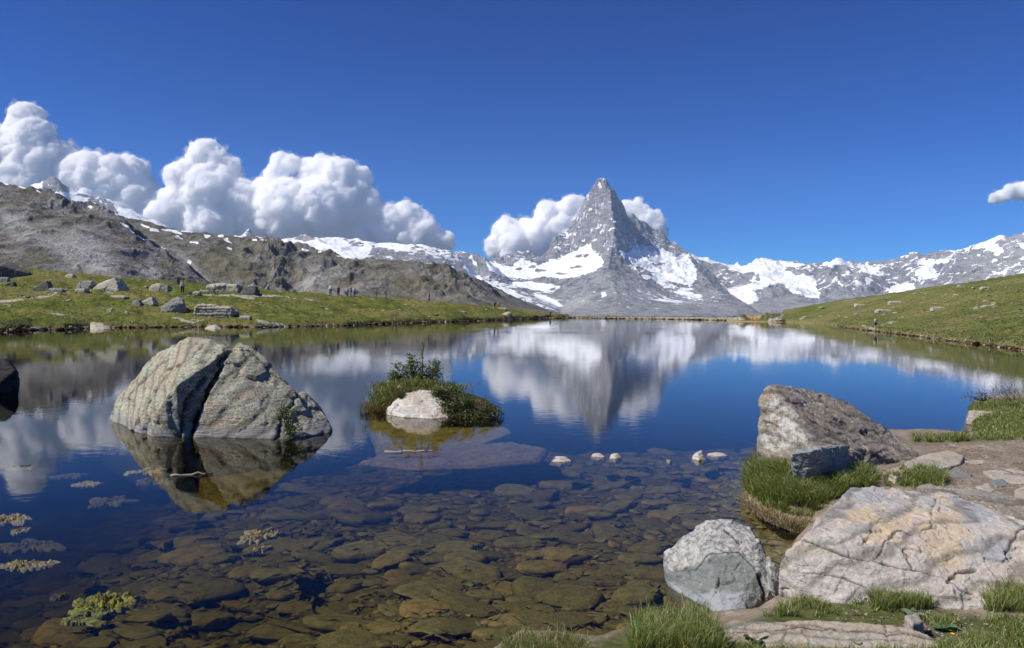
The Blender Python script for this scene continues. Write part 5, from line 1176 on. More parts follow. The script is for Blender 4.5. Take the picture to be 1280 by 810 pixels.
def leanv(n, dx, dy, r): return np.stack([dx + r * RS.normal(size=n), dy + r * RS.normal(size=n)], 1)
def clump(q, freq, thr):
    """thin a root cloud into tussocks"""
    k = fbm(q[:, 0] * freq, q[:, 1] * freq, 4.4, 3); return q[k > thr], np.clip((k[k > thr] - thr) * 1.6 + .5, .4, 1.4)
# the grassy spur at the foot of the leaning slab
q = zone([(924, 572), (945, 566), (992, 585), (1000, 604), (1060, 603), (1078, 588), (1092, 594), (1095, 606), (1040, 625), (1010, 646), (955, 632), (928, 610)], 16000)
q, k = clump(q, 3.0, -.5)
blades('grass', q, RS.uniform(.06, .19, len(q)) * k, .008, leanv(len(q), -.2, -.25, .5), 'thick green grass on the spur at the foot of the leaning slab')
q = zone([(924, 566), (938, 562), (985, 580), (985, 602), (928, 606)], 5000)
blades('grass', q, RS.uniform(.12, .32, len(q)), .008, leanv(len(q), -.3, -.2, .45), 'tall grass tussock at the left tip of the spur')
# its edge of dead straw hanging to the water
px = np.concatenate([RS.uniform(930, 1015, 4200)]); py = np.interp(px, [930, 940, 955, 985, 1015], [612, 622, 631, 642, 646]) + RS.uniform(-3, 1.5, len(px))
r0 = np.array([tuple(W(a, b, .20)) for a, b in zip(px, py)]); r0[:, 2] = RS.uniform(.0, .07, len(r0))
blades('straw', r0, RS.uniform(.04, .13, len(px)), .009, leanv(len(px), 0, .1, .45), 'pale dead straw fringing the waterline under the grassy spur', np.array([(.50, .42, .27), (.40, .31, .18), (.28, .2, .11)])[RS.randint(0, 3, len(px))], tipdry=0)
q = zone([(1104, 594), (1128, 587), (1182, 595), (1186, 606), (1140, 612), (1106, 606)], 6000); q, k = clump(q, 3.5, -.35)
blades('grass', q, RS.uniform(.05, .13, len(q)) * k, .006, leanv(len(q), 0, -.1, .4), 'small patch of green turf between the slab and the pink boulder')
# grass behind, along the water to the right bay
q = zone([(1138, 545), (1150, 539), (1206, 545), (1213, 552), (1140, 553)], 3500)
blades('grass', q, RS.uniform(.05, .2, len(q)), .009, leanv(len(q), 0, 0, .4), 'strip of grass on the far edge of the path by the water')
q = zone([(1204, 508), (1215, 502), (1300, 497), (1300, 548), (1225, 551), (1214, 540)], 14000)
blades('grass', q, RS.uniform(.03, .10, len(q)), .011, leanv(len(q), -.1, -.1, .5), 'grass on the turf bank at the right edge')
# bottom foreground
q = zone([(792, 800), (806, 788), (840, 782), (872, 786), (892, 800), (900, 830), (790, 830)], 7000)
blades('grass', q, RS.uniform(.10, .27, len(q)), .0045, leanv(len(q), 0, .05, .35), 'tall bright grass tussock at the bottom edge right of the stone tip')
q = zone([(628, 812), (660, 806), (700, 808), (735, 815), (735, 840), (628, 840)], 4500)
blades('grass', q, RS.uniform(.06, .17, len(q)), .0045, leanv(len(q), 0, 0, .35), 'low yellowish grass tuft at the bottom edge below the ochre stone', np.array([(.12, .16, .04), (.22, .22, .07), (.34, .3, .14)])[RS.randint(0, 3, len(q))])
q = zone([(895, 790), (935, 762), (1000, 752), (1080, 745), (1140, 742), (1170, 756), (1150, 772), (1230, 778), (1290, 772), (1300, 830), (895, 830)], 34000); q, k = clump(q, 4.0, -.12)
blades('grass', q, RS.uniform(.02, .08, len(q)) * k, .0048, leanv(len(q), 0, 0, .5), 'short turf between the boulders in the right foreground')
q = zone([(1085, 748), (1120, 736), (1150, 745), (1165, 762), (1100, 765)], 3500)
blades('grass', q, RS.uniform(.06, .14, len(q)), .0042, leanv(len(q), 0, 0, .5), 'grass tuft pressing against the front of the pink boulder')
q = zone([(1225, 740), (1262, 722), (1300, 716), (1300, 768), (1235, 768)], 4500)
blades('grass', q, RS.uniform(.05, .15, len(q)), .0042, leanv(len(q), 0, 0, .5), 'grass at the right end of the pink boulder')
q = zone([(880, 816), (960, 818), (1100, 824), (1190, 812), (1290, 800), (1300, 840), (880, 840)], 7000)
blades('grass', q, RS.uniform(.03, .11, len(q)), .0045, leanv(len(q), 0, 0, .45), 'grass in front of the long tan slab at the bottom edge')

# turf on the meadows: small tufts that roughen the slopes
def meadow_tufts(grid, n, hmul, label, seed, px0, px1, Ymin, Ymax, dry):
    a, Y, H = grid; rs = np.random.RandomState(seed)
    px = rs.uniform(px0, px1, n * 3); Yq = np.exp(rs.uniform(np.log(Ymin), np.log(Ymax), n * 3))
    aa = (px - 640) / F_PX; c = np.clip(np.searchsorted(a, aa), 0, len(a) - 1); r = np.clip(np.searchsorted(Y, Yq), 0, len(Y) - 1)
    z = H[r, c]; ok = z > .22; aa, Yq, z = aa[ok][:n], Yq[ok][:n], z[ok][:n]
    x = aa * Yq; k = np.clip(.6 + fbm(x / 3, Yq / 3, 3, 4), .15, 1.8)
    edge = np.where(z < .6, 1.5, 1.0)
    hh = hmul * rs.uniform(.5, 1.2, len(x)) * k * edge
    C = GREENS[np.clip((rs.rand(len(x)) * 4).astype(int), 0, 4)] * .9
    mixd = np.clip(fbm(x / 6, Yq / 6, 8, 3) + dry, 0, 1)[:, None]; C = C * (1 - mixd) + np.array([.19, .17, .06]) * mixd
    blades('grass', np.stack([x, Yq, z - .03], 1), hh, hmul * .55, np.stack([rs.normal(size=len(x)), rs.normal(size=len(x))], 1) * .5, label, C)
meadow_tufts(gridM, 34000, .16, 'rough tufted grass covering the left meadow', 8, -60, 700, 62, 190, .1)
meadow_tufts(gridS, 30000, .15, 'rough tufted grass covering the right slope', 9, 985, 1330, 50, 170, .45)
meadow_tufts(gridF, 3500, .28, 'rough grass along the far shore', 10, 695, 1005, 185, 225, .4)

# ---- shrubs
def bark_mat(name, col):
    n = NT(name); v = n.coord('Object'); c = n.mix(n.noise(v, 18, 5, .6), tuple(x * .6 for x in col), col)
    return n.surf(n.princ(c, .9, None, .2))
M_twig = bark_mat('brown twig bark', (.12, .085, .055)); M_dead = bark_mat('grey dead wood', (.20, .18, .165)); M_log = bark_mat('weathered log', (.42, .36, .29))
def tubes(name, paths, mat, parent=None, sides=5):
    V, F = [], []
    for pts, r0, r1 in paths:
        base = len(V); n = len(pts)
        for i, p in enumerate(pts):
            d = (pts[min(i + 1, n - 1)] - pts[max(i - 1, 0)]).normalized(); u = d.orthogonal().normalized(); v = d.cross(u); r = r0 + (r1 - r0) * i / (n - 1)
            for k in range(sides): t = 6.2832 * k / sides; V.append(p + (u * math.cos(t) + v * math.sin(t)) * r)
        for i in range(n - 1):
            for k in range(sides): a = base + i * sides + k; b_ = base + i * sides + (k + 1) % sides; F.append((a, b_, b_ + sides, a + sides))
    return mesh_np(name, [tuple(v) for v in V], F, mat, True, parent)
def shrub(name, label, base, vols, ntips, leaf, cols, nleaf=12, stem_r=.012, cat='shrub', group=None, mat=None):
    """vols: ellipsoids (centre offset, radii) that the twigs reach into"""
    e = empty(name, base); rs = np.random.RandomState(len(label)); paths, P_, N_ = [], [], []
    for i in range(ntips):
        c, r = vols[rs.randint(len(vols))]; d = rs.normal(size=3); d /= np.linalg.norm(d); d *= rs.uniform(.45, 1.0)
        tip = Vector((c[0] + d[0] * r[0], c[1] + d[1] * r[1], c[2] + d[2] * r[2]))
        if tip.z < -.03: tip.z = -.03
        b0 = Vector((tip.x * .18 + rs.normal() * .02, tip.y * .18 + rs.normal() * .02, 0)); md = b0.lerp(tip, .5) + Vector(rs.normal(size=3) * .035) + Vector((0, 0, .03))
        if i % 2 == 0: paths.append(([b0, md, tip], stem_r, stem_r * .3))
        for _ in range(nleaf):
            u = rs.normal(size=3); u /= np.linalg.norm(u); u[2] = abs(u[2]) * .8 + .1; P_.append(tuple(tip + Vector(rs.normal(size=3) * leaf * .7) - Vector((0, 0, rs.rand() * leaf * 1.5)))); N_.append(u)
    tubes('stem', paths, M_twig, e, 4)
    P_ = np.array(P_); N_ = np.array(N_); n = len(P_)
    side = np.cross(N_, rs.normal(size=(n, 3))); side /= np.linalg.norm(side, axis=1)[:, None]; L = leaf * rs.uniform(.7, 1.3, n)[:, None]
    nn = np.cross(N_, side) * L * .12
    V = np.stack([P_, P_ + N_ * L * .5 + side * L * .26 + nn, P_ + N_ * L, P_ + N_ * L * .5 - side * L * .26 + nn], 1).reshape(-1, 3)
    F = (np.array([[0, 1, 2], [0, 2, 3]])[None] + (np.arange(n) * 4)[:, None, None]).reshape(-1, 3)
    C = np.repeat((np.array(cols)[rs.randint(0, len(cols), n)] * rs.uniform(.75, 1.25, (n, 1)))[:, None], 4, 1).reshape(-1, 3)
    f = mesh_np('foliage', V, F, M_blade, False, e, {'Col': C}); tag(e, label, cat, group); return e
LG = [(.06, .10, .028), (.09, .155, .04), (.14, .21, .06), (.20, .27, .09)]
LB = [(.07, .085, .03), (.12, .13, .045), (.14, .12, .055), (.20, .17, .08), (.10, .14, .035)]

# ---- the turf islet
M_turfm = meadow_mat('islet turf', (0.08, 0.09, 0.025), (0.13, 0.13, 0.04), (0.15, 0.13, 0.05), (0.10, 0.07, 0.035))
ib = [W(461, 507), W(468, 512), W(490, 518), W(540, 520.5), W(585, 521), W(612, 519), W(623, 515)]
IM = ib + [P(468, 492, 20.8), P(485, 480, 21.0), P(510, 474, 21.2), P(535, 478, 21.2), P(570, 487, 21.2), P(605, 498, 21.2), P(620, 508, 21.0), P(475, 498, 20.3), P(600, 505, 20.6), P(500, 480, 22.4), P(560, 488, 22.4), P(600, 500, 22)]
_is = rock('islet', [IM + down(ib, -.7, 1.0) + [Vector((-1.4, 22.6, -.7)), Vector((-3.2, 22.2, -.7))]], M_turfm, .045, 'small turf islet with brown undercut edge in mid lake', 'islet', None, 1.1, 61, None, .5)
_c = get_co(_is.data); _z = _c[:, 2] + _is.location.z; _e = sstep(.30, .10, _z + .08 * fbm(_c[:, 0] * 3, _c[:, 1] * 3, 0, 3))
_is.data.color_attributes['Col'].data.foreach_set('color', np.stack([_e, 0 * _e, 0 * _e, 1 + 0 * _e], 1).astype(np.float32).ravel())
IR = [W(484, 518), W(500, 522), W(540, 524), W(574, 521), P(484, 511, 19.4), P(491, 503, 19.55), P(505, 493, 19.8), P(524, 488, 19.95), P(547, 491, 19.9), P(563, 504, 19.6), P(575, 515, 19.35), P(525, 488, 20.8), P(545, 500, 19.6), P(515, 505, 19.3)]
rock('rock', [IR + down(IR[:4], -.4, 1.0)], M_white, .025, 'white rock face set in the front of the turf islet', 'rock', None, .7, 62, None, 1.1)
def pts_on(px, py, Y, n, sx, sy, sz=.04):
    c = np.array(P(px, py, Y)); return c + RS.normal(size=(n, 3)) * (sx, sy, sz)
gr = np.concatenate([pts_on(478, 500, 20.3, 1500, .14, .25, .10), pts_on(490, 485, 20.9, 1500, .22, .25), pts_on(520, 479, 21.1, 1800, .3, .25), pts_on(555, 486, 21.1, 1200, .3, .2), pts_on(496, 495, 20.4, 900, .1, .1, .1), pts_on(548, 492, 20.6, 500, .08, .1, .06)])
blades('grass', gr, RS.uniform(.05, .16, len(gr)), .016, leanv(len(gr), 0, 0, .5), 'yellow-green grass covering the turf islet', np.array([(.20, .24, .06), (.27, .28, .08), (.13, .18, .04), (.34, .30, .13)])[RS.randint(0, 4, len(gr))])
st = pts_on(470, 513, 20.0, 900, .14, .12, .03); blades('straw', st, RS.uniform(.1, .25, len(st)), .014, leanv(len(st), 0, 0, .3), 'brown straw fringe at the left end of the turf islet', np.array([(.30, .22, .10), (.2, .14, .06)])[RS.randint(0, 2, len(st))])
shrub('leafy_shrub', 'upright leafy green shrub standing on top of the turf islet', P(520, 478, 21.2), [((-.38, 0, .35), (.30, .25, .22)), ((.02, 0, .40), (.32, .3, .28)), ((.42, 0, .36), (.30, .25, .26)), ((-.15, 0, .62), (.14, .15, .18)), ((-.6, 0, .15), (.15, .2, .12)), ((.55, 0, .5), (.14, .15, .12)), ((.0, 0, .15), (.5, .3, .15))], 120, .075, LG)
tw = P(527, 470, 21.2); e = empty('sapling', tw)
tubes('stem', [([Vector((0, 0, 0)), Vector((.03, 0, .3)), Vector((.01, 0, .55)), Vector((.06, 0, .78)), Vector((.07, 0, .98))], .014, .005)], M_twig, e, 5)
lv = np.array([(.01 + .02 * math.sin(i), .02 * math.cos(i), .45 + .5 * i / 40) for i in range(40)]); 
f = blades('foliage', lv, np.full(40, .05), .03, leanv(40, .3, 0, 1.2), 'leaves', np.array([LG[2]] * 40), kind=None, parent=e)
for k_ in ('label', 'category'): del f[k_]
tag(e, 'single thin sapling shoot rising above the islet shrub', 'sapling')
shrub('low_shrub', 'low dark brownish-green shrub trailing over the right end of the turf islet', P(588, 518, 19.35), [((-.62, .2, .46), (.3, .35, .2)), ((-.25, 0, .34), (.4, .4, .26)), ((.15, 0, .24), (.4, .4, .22)), ((.5, 0, .1), (.3, .35, .16)), ((0, -.25, .05), (.65, .2, .13)), ((-.5, -.15, .2), (.28, .2, .16)), ((.1, -.3, .0), (.6, .1, .1)), ((-.8, 0, .55), (.15, .2, .08))], 640, .05, LB + LG[:3], 11)
drape = np.concatenate([pts_on(512, 490, 20.05, 260, .12, .06, .03), pts_on(545, 492, 20.05, 300, .10, .06, .05), pts_on(490, 506, 19.8, 260, .06, .06, .06), pts_on(500, 495, 19.75, 240, .07, .05, .04), pts_on(562, 500, 19.6, 260, .08, .05, .06)])
blades('grass', drape, RS.uniform(.06, .14, len(drape)), .014, leanv(len(drape), 0, -.4, .5), 'grass drooping over the rim of the white islet rock', np.array([(.14, .17, .05), (.20, .20, .07), (.10, .12, .035)])[RS.randint(0, 3, len(drape))])
shrub('low_shrub', 'low leafy shrub at the left end of the turf islet', P(476, 502, 20.5), [((0, 0, .15), (.18, .25, .25)), ((.2, 0, .25), (.2, .2, .2))], 40, .05, LG, 10)
shrub('low_shrub', 'green plant growing from the crack in the right half of the split boulder', P(362, 544, 15.85), [((0, -.1, .3), (.14, .12, .35)), ((-.08, -.05, .5), (.12, .1, .12)), ((.2, -.1, .15), (.2, .1, .12))], 60, .05, LG + [(.20, .2, .07)], 12)
# dead bush on the turf bank at the right edge
e = empty('dead_bush', P(1262, 500, 20.5)); pa = []; rs = np.random.RandomState(4)
for i in range(46):
    b0 = Vector((rs.uniform(-.7, .8), rs.uniform(-.2, .2), 0)); d = Vector((rs.normal() * .22, rs.normal() * .15, rs.uniform(.2, .5))); p1 = b0 + d * .5 + Vector((rs.normal() * .04, 0, 0)); pa.append(([b0, p1, b0 + d], .008, .003))
    for _ in range(2): pa.append(([p1, p1 + Vector((rs.normal() * .12, rs.normal() * .06, rs.uniform(.03, .15)))], .005, .002))
tubes('twigs', pa, M_dead, e, 4); tag(e, 'bare grey twiggy bush on the turf bank at the right edge', 'bush')
shrub('low_shrub', 'sparse dark leafy twigs overhanging the water left of the bare bush', P(1232, 501, 20.4), [((0, 0, .12), (.3, .2, .12)), ((-.45, 0, .1), (.25, .1, .05))], 26, .05, LB, 5)
# the undercut earth of the right bank
UC = [W(1208, 528, .05), W(1240, 532, .05), W(1262, 528, .1), W(1210, 520, .2), W(1235, 516, .3), W(1265, 517, .32), W(1265, 512, .3), W(1212, 513, .2)]
rock('rock', [UC + down(UC[:3], -.2)], M_tan, .03, 'tan undercut ledge under the turf bank at the right edge', 'rock', None, .6, 63, ((0, 0, 1), 8, .01))

# ---- broad-leaved plants and a flower in the foreground turf
def leafy(px, py, n, L, label, seed, col=(.16, .26, .13)):
    q = gp(px, py); e = empty('leafy_plant', q); rs = np.random.RandomState(seed)
    for i in range(n):
        t = 6.283 * i / n + rs.normal() * .3; up = rs.uniform(.25, .9); l = L * rs.uniform(.7, 1.2)
        V, F = [], []
        for j in range(6):
            s = j / 5; wdt = l * .36 * math.sin(math.pi * min(s * .93 + .07, 1)) ** .7; x = l * s; z = l * up * (s - .55 * s * s)
            for u in (-1, 0, 1): V.append((x * math.cos(t) - u * wdt * math.sin(t), x * math.sin(t) + u * wdt * math.cos(t), z + abs(u) * wdt * .25 + .01))
        for j in range(5):
            for u in (0, 1): a = j * 3 + u; F.append((a, a + 1, a + 4, a + 3))
        mesh_np('leaf', V, F, M_blade, True, e, {'Col': np.tile(np.array(col) * rs.uniform(.8, 1.2), (len(V), 1))})
    tag(e, label, 'plant'); return e
leafy(1140, 772, 7, .10, 'broad-leaved pale green plant right of the tan slab', 1, (.22, .30, .20))
leafy(1068, 806, 9, .11, 'broad-leaved green plant in front of the tan slab at the bottom edge', 2)
leafy(1178, 788, 8, .09, 'broad-leaved green plant beside the yellow flower', 3)
leafy(945, 803, 8, .09, 'broad-leaved green plant at the left end of the tan slab', 4, (.07, .13, .05))
leafy(1100, 640 + 166, 7, .08, 'small broad-leaved plant between two larger ones at the bottom edge', 5, (.12, .19, .09))
def flower(px, py, h, r, label, seed):
    q = gp(px, py); e = empty('flower', q); tubes('stem', [([Vector((0, 0, 0)), Vector((.005, 0, h * .5)), Vector((0, 0, h))], .002, .0015)], M_green, e, 4)
    for i in range(6):
        t = i * 6.283 / 6; c, s = math.cos(t), math.sin(t)
        V = [(0, 0, h), (r * .7 * c - r * .35 * s, r * .7 * s + r * .35 * c, h + r * .3), (r * c, r * s, h + r * .35), (r * .7 * c + r * .35 * s, r * .7 * s - r * .35 * c, h + r * .3)]
        mesh_np('petal', V, [(0, 1, 2, 3)], M_yel, False, e)
    tag(e, label, 'flower')
_n = NT('yellow petal'); M_yel = _n.surf(_n.princ(_n.mix(_n.noise(_n.coord('Object'), 50, 3), (.85, .42, .01), (.9, .55, .02)), .6))
M_green = bark_mat('green stem', (.08, .14, .04))
flower(1190, 806, .07, .016, 'bright yellow flower in the turf at the bottom right', 1)
# ---- floating weed mats
def weed_mat(name, c1, c2, c3):
    n = NT(name); v = n.coord('Object'); a = n.noise(v, 9, 8, .7); b = n.noise(v, 34, 5, .7)
    col = n.mix(n.ramp(a, [(.38, 0), (.6, 1)]), c1, c2); col = n.mix(n.ramp(b, [(.45, 0), (.62, 1)]), col, c3)
    return n.surf(n.princ(col, .85, n.bump(n.math('ADD', a, b), 1.0, .03), .3))
M_w1 = weed_mat('yellow green weed', (.06, .06, .012), (.20, .21, .035), (.33, .33, .07))
M_w2 = weed_mat('straw coloured weed', (.09, .07, .03), (.24, .20, .09), (.42, .36, .20))
M_w3 = weed_mat('dim drowned weed', (.03, .025, .01), (.07, .06, .02), (.11, .095, .035))
def weed(px, py, hw, hh, mat, z, label, seed, th=.05, rag=.32):
    z = z - .004; c = W(px, py, z); sx = hw * c.y / F_PX; sy = abs(W(px, py - hh, z).y - W(px, py + hh, z).y) / 2
    nt, nr = 110, 26; V, F = [], []
    r_, t_ = np.meshgrid(np.arange(nr + 1) / nr, np.arange(nt) * 6.2832 / nt, indexing='ij')
    ux, uy = np.cos(t_), np.sin(t_)
    R_ = 1 + rag * fbm(ux * 1.8 + seed, uy * 1.8, 0, 6, .62); x = r_ * R_ * ux * sx; y = r_ * R_ * uy * sy; th = th * .5
    n_ = fbm(x * 13 + seed, y * 13, 1, 6, .7); prof = np.sqrt(np.clip(1 - r_ ** 2.5, 0, 1))
    zt = th * prof * (.25 + 1.6 * n_) - .008; zt[-1] = -.04
    co = np.stack([x, y, zt], -1); i = np.arange((nr + 1) * nt).reshape(nr + 1, nt)
    fc = np.stack([i[:-1], np.roll(i[:-1], -1, 1), np.roll(i[1:], -1, 1), i[1:]], -1).reshape(-1, 4)[:, ::-1]
    top = len(co.reshape(-1, 3)); bot = co[-1].copy(); bot[:, 2] -= .05
    V = np.concatenate([co.reshape(-1, 3), bot, [[0, 0, -.1]]]); 
    o = mesh_np('weed_mat', V, fc, mat, True); o.location = (c.x, c.y, z); tag(o, label, 'water weed', 'mats of floating weed'); return o
weed(132, 752, 36, 13, M_w1, .0, 'largest yellow-green mound of floating weed at the bottom left', 1, .07)
weed(76, 743, 10, 4, M_w3, .0, 'tiny brown weed tuft left of the yellow-green mound', 2, .04)
weed(98, 773, 20, 4, M_w1, -.01, 'thin strip of weed just below the yellow-green mound', 3, .03, .8)
weed(326, 668, 22, 8, M_w2, .0, 'straw-coloured weed mat left of centre', 4, .05, .7)
weed(326, 684, 9, 5, M_w2, .0, 'small tail of weed under the straw-coloured mat', 5, .04, .7)
weed(12, 648, 26, 7, M_w2, .0, 'pale brown weed mat at the left edge, upper of two', 6, .05)
weed(30, 705, 28, 6, M_w2, .0, 'pale brown weed mat at the left edge, lower of two', 7, .05, .6)
weed(26, 662, 9, 4, M_w2, .0, 'small pale weed clot between the two mats at the left edge', 8, .04)
weed(36, 681, 34, 6, M_w3, -.05, 'dim streak of drowned weed near the left edge', 9, .04, .8)
weed(135, 626, 22, 6, M_w3, -.01, 'grey-brown weed streak below the cloud reflection', 10, .04, .7)
weed(108, 604, 12, 3, M_w2, .0, 'thin weed line under the split boulder reflection, leftmost', 11, .03, .7)
weed(30, 583, 12, 3, M_w3, .0, 'faint weed patch in the cloud reflection at far left', 12, .03, .7)
weed(185, 588, 20, 4, M_w2, .0, 'weed streak just left of the drifting stick', 13, .03, .8)
weed(190, 601, 16, 4, M_w3, .0, 'faint weed streak below and left of the drifting stick', 14, .03, .8)
weed(86, 594, 18, 3, M_w3, -.02, 'faint weed streak farther left in open water', 15, .03, .8)
weed(150, 564, 22, 2.5, M_w3, -.02, 'thin green weed line just in front of the split boulder', 16, .02, .8)
# ---- driftwood
def log(a, b, r, label, seed, twigs=()):
    e = empty('driftwood', (a + b) / 2); c = (a + b) / 2; rs = np.random.RandomState(seed)
    pts = [a.lerp(b, t) - c + Vector((0, rs.normal() * r * .6, rs.normal() * r * .3)) for t in np.linspace(0, 1, 9)]
    tubes('trunk', [(pts, r, r * .45)], M_log, e, 8)
    for t, d, rr in twigs: p0 = a.lerp(b, t) - c; tubes('branch', [([p0, p0 + Vector(d) * .5 + Vector((.02, 0, .01)), p0 + Vector(d)], rr, rr * .4)], M_twig, e, 5)
    tag(e, label, 'driftwood', 'driftwood lying in the lake')
log(W(481, 565, .0), W(543, 563, .02), .035, 'long bleached driftwood stem lying in front of the turf islet', 1, [(.35, (-.08, -.05, .12), .01), (.8, (.1, .05, .12), .012), (.95, (.2, 0, .02), .01), (.6, (.05, -.1, .06), .008)])
log(W(214, 595, .0), W(266, 591, .01), .028, 'short pale driftwood stick in the dark reflection of the split boulder', 2, [(.8, (.12, .03, .02), .008)])
# ================================================================== WALKERS
def cloth(name, col, rough=.85):
    n = NT(name); v = n.coord('Object'); return n.surf(n.princ(n.mix(n.noise(v, 14, 4, .6), tuple(c * .75 for c in col), col), rough, None, .2))
CL = {k: cloth(k + ' cloth', c) for k, c in dict(white=(.72, .72, .70), black=(.025, .025, .03), blue=(.06, .10, .22), red=(.50, .07, .04), grey=(.22, .22, .23), khaki=(.26, .22, .15), lightblue=(.35, .45, .6)).items()}
M_skin = cloth('skin', (.55, .33, .23), .6); M_hair = cloth('dark hair', (.04, .028, .02)); M_hairl = cloth('light brown hair', (.22, .14, .07))
def skin(name, verts, edges, radii, mat, parent, sub=1, root=0):
    me = bpy.data.meshes.new(name); me.from_pydata(verts, edges, []); o = bpy.data.objects.new(name, me); COL.objects.link(o)
    md = o.modifiers.new('s', 'SKIN'); sv = me.skin_vertices[0].data
    for i, r in enumerate(radii): sv[i].radius = (r, r) if not isinstance(r, tuple) else r
    for i in range(len(verts)): sv[i].use_root = i == root
    s2 = o.modifiers.new('u', 'SUBSURF'); s2.levels = sub; s2.render_levels = sub
    dg = bpy.context.evaluated_depsgraph_get(); m2 = bpy.data.meshes.new_from_object(o.evaluated_get(dg)); o.modifiers.clear(); o.data = m2; bpy.data.meshes.remove(me); m2.name = name
    m2.materials.clear(); m2.materials.append(mat); m2.polygons.foreach_set('use_smooth', np.ones(len(m2.polygons), bool)); o.parent = parent; return o
def person(loc, rz, label, top, legs, group=None, stride=.22, arms=(.12, -.1), bend=(0, 0), pack=None, hair=M_hair, shorts=False, h=1.74, hat=None, longsleeve=True, arm_up=False):
    s = h / 1.74; e = empty('person', loc, rz); e.scale = (s, s, s)
    hipL, hipR = (.10, 0, .92), (-.10, 0, .92)
    kL, kR = (.10, stride * .55 + .03, .50), (-.10, -stride * .35 + .03, .50)
    fL, fR = (.10, stride, .08), (-.10, -stride, .09)
    tL, tR = (.11, stride + .17, .03), (-.11, -stride + .15, .03)
    sh = 1.43; hd = 1.58
    aL, aR = ((.20, 0, sh), (.25, arms[0] * .5 - .03, 1.15), (.24, arms[0] + .04, .90)), ((-.20, 0, sh), (-.25, arms[1] * .5 - .03, 1.15), (-.24, arms[1] + .04, .90))
    if arm_up: aR = ((-.20, 0, sh), (-.30, .12, 1.25), (-.16, .24, 1.46))
    V = [(0, 0, .96), hipL, kL, fL, tL, hipR, kR, fR, tR, (0, -.01, 1.15), (0, 0, 1.36), (0, .0, 1.50), (0, .01, 1.56), (0, .02, 1.64), (0, .01, 1.72)]
    E = [(0, 1), (1, 2), (2, 3), (3, 4), (0, 5), (5, 6), (6, 7), (7, 8), (0, 9), (9, 10), (10, 11), (11, 12), (12, 13), (13, 14)]
    Rr = [(.13, .10), .09, .06, .042, .035, .09, .06, .042, .035, (.135, .10), (.155, .10), .055, .06, (.082, .098), .06]
    for A, m_ in ((aL, 1), (aR, -1)):
        k = len(V); hand = (A[2][0], A[2][1] + .02, A[2][2] - .09); V += [*A, hand]; E += [(10, k), (k, k + 1), (k + 1, k + 2), (k + 2, k + 3)]; Rr += [.055, .042, .032, (.035, .02)]
        for fi in range(5):      # fingers
            V.append((hand[0] + (fi - 2) * .012 * m_, hand[1] + .012 + (.02 if fi == 4 else 0), hand[2] - (.075, .085, .08, .065, .03)[fi])); E.append((k + 3, len(V) - 1)); Rr.append(.009)
    skin('body', V, E, Rr, M_skin, e, 1)
    kz = .46 if shorts else .12
    def cut(K, F_, z): t = (K[2] - z) / (K[2] - F_[2]); return tuple(K[i] + (F_[i] - K[i]) * t for i in range(3))
    cL = kL if shorts else cut(kL, fL, kz); cR = kR if shorts else cut(kR, fR, kz)
    skin('shorts' if shorts else 'trousers', [(0, 0, .98), hipL, kL if not shorts else cut(hipL, kL, .62), *([] if shorts else [cL]), hipR, kR if not shorts else cut(hipR, kR, .62), *([] if shorts else [cR])],
         [(0, 1), (1, 2), (0, 3), (3, 4)] if shorts else [(0, 1), (1, 2), (2, 3), (0, 4), (4, 5), (5, 6)], [(.15, .12), .11, .085, .11, .085] if shorts else [(.15, .12), .11, .08, .06, .11, .08, .06], CL[legs], e, 1)
    SV = [(0, 0, 1.0), (0, -.01, 1.15), (0, 0, 1.37), (0, 0, 1.46)]; SE = [(0, 1), (1, 2), (2, 3)]; SR = [(.155, .12), (.155, .12), (.175, .12), .07]
    for A in (aL, aR):
        k = len(SV); end = A[1] if not longsleeve else A[2]; SV += [A[0], A[1]] + ([A[2]] if longsleeve else []); SE += [(2, k), (k, k + 1)] + ([(k + 1, k + 2)] if longsleeve else []); SR += [.07, .056] + ([.045] if longsleeve else [])
    skin('shirt', SV, SE, SR, CL[top], e, 1, 1)
    skin('hair', [(0, -.035, 1.60), (0, -.02, 1.69), (0, .01, 1.745)], [(0, 1), (1, 2)], [(.075, .06), (.092, .09), (.07, .07)], CL[hat] if hat else hair, e, 1)
    for m_, K, T in ((1, fL, tL), (-1, fR, tR)): skin('shoe', [(K[0], K[1] - .04, .05), (T[0], T[1] + .02, .035)], [(0, 1)], [.055, .045], CL['black'], e, 1)
    if pack: skin('backpack', [(0, -.20, 1.08), (0, -.22, 1.25), (0, -.18, 1.45)], [(0, 1), (1, 2)], [(.14, .10), (.15, .12), (.11, .08)], CL[pack], e, 1)
    tag(e, label, 'person', group); return e
def walker(grid, px, py, htpx, rz, *a, **k):
    g = ground_at(grid, px, py); want = htpx * g.y / F_PX
    return person(g - Vector((0, 0, .05)), rz, *a, h=min(max(want, 1.5), 1.95), **k)
walker(gridM, 228, 369, 17, R(200), 'walker in a white top and dark trousers behind the large grey boulder', 'white', 'black', 'walkers on the left shore path', pack=None)
walker(gridM, 267.5, 370, 16, R(170), 'walker in a white top beside the long pale slab', 'white', 'grey', 'walkers on the left shore path', stride=.15)
G2 = 'walkers gathered on the left skyline'
walker(gridM, 413, 371, 15, R(150), 'walker in a white shirt, leftmost of the group on the skyline', 'white', 'blue', G2, stride=.05)
walker(gridM, 423, 371.5, 14, R(20), 'dark-clothed walker second from the left in the skyline group', 'grey', 'black', G2, stride=.05, pack='black')
walker(gridM, 434, 371.5, 13, R(180), 'walker in a light blue top left of the tallest one in the skyline group', 'lightblue', 'blue', G2, stride=.05)
walker(gridM, 439, 372, 19, R(90), 'tallest dark blue figure in the skyline group', 'blue', 'blue', G2, stride=.04, arm_up=True)
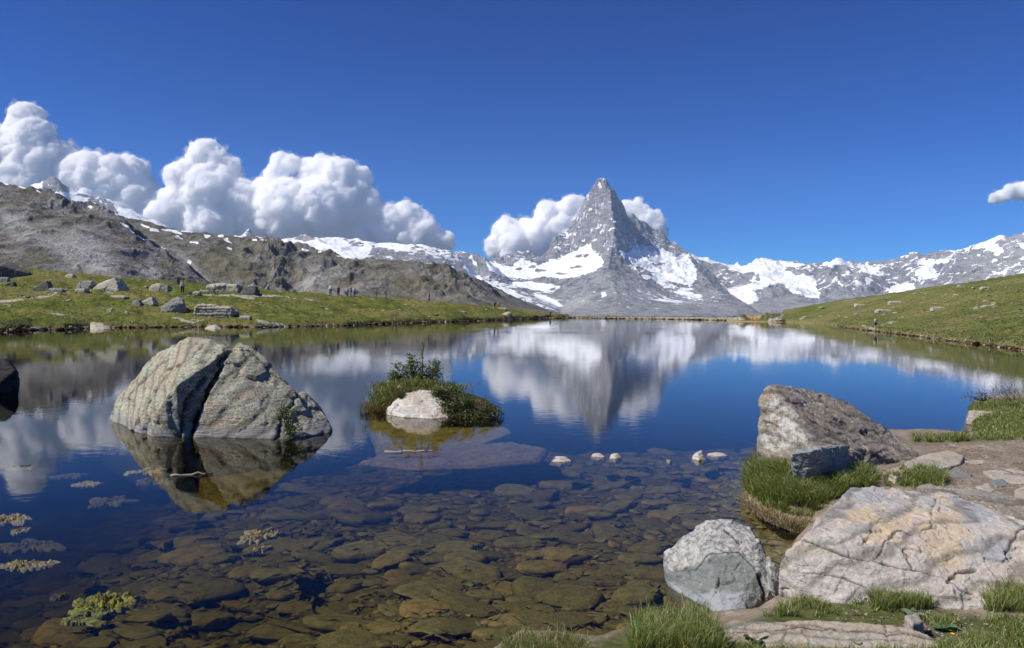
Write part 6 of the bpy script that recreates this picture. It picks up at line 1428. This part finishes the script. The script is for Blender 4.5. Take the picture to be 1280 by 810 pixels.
walker(gridM, 443, 372, 12, R(200), 'walker in white, rightmost and shortest of the skyline group', 'white', 'blue', G2, stride=.04)
walker(gridM, 482, 374, 14, R(270), 'lone walker in dark blue on the skyline right of the group', 'blue', 'grey', 'single walkers on the left skyline', stride=.2, pack='grey')
walker(gridM, 470, 374, 13, R(90), 'faint khaki-clothed walker just left of the lone dark blue one', 'khaki', 'khaki', 'single walkers on the left skyline', stride=.1)
walker(gridM, 536.5, 377.5, 13, R(90), 'lone walker all in black farther along the left skyline', 'black', 'black', 'single walkers on the left skyline', stride=.1)
walker(gridM, 618.5, 385.5, 9, R(20), 'walker in dark clothes beside the one in red at the tip of the meadow', 'blue', 'black', 'pair at the tip of the meadow', stride=.08)
walker(gridM, 623, 386, 9, R(340), 'walker in a red jacket at the tip of the meadow', 'red', 'red', 'pair at the tip of the meadow', stride=.08)
walker(gridM, 688, 396, 7, R(0), 'tiny dark figure at the very end of the left shore', 'black', 'black', None, stride=.1)
walker(gridS, 1094.5, 412, 15.5, R(10), 'walker in a white top and black shorts with bare legs on the right shore path', 'white', 'black', None, stride=.10, shorts=True, longsleeve=False)
walker(gridF, 929, 389.5, 8, R(0), 'tiny dark figure on the left of the ochre mound', 'black', 'black', 'figures on the ochre mound', stride=.08)
walker(gridF, 938, 388, 9, R(90), 'tiny dark figure on the right of the ochre mound', 'black', 'grey', 'figures on the ochre mound', stride=.08)
# ================================================================== AIR
def haze():
    n = NT('thin mountain air'); v = n.n('ShaderNodeVolumePrincipled'); v.inputs['Color'].default_value = (.48, .70, 1.0, 1); v.inputs['Density'].default_value = 2.0e-5
    v.inputs['Anisotropy'].default_value = 0.0; n.l(v.outputs[0], n.out.inputs['Volume'])
    x0, x1, y0, y1, z0, z1 = -15050, 15050, -6050, 13620, -171, 2120
    V = [(x, y, z) for z in (z0, z1) for x, y in ((x0, y0), (x1, y0), (x1, y1), (x0, y1))]
    F = [(0, 3, 2, 1), (4, 5, 6, 7), (0, 1, 5, 4), (1, 2, 6, 5), (2, 3, 7, 6), (3, 0, 4, 7)]
    o = mesh_np('haze', V, F, n.mat, False); tag(o, kind='stuff')
haze()
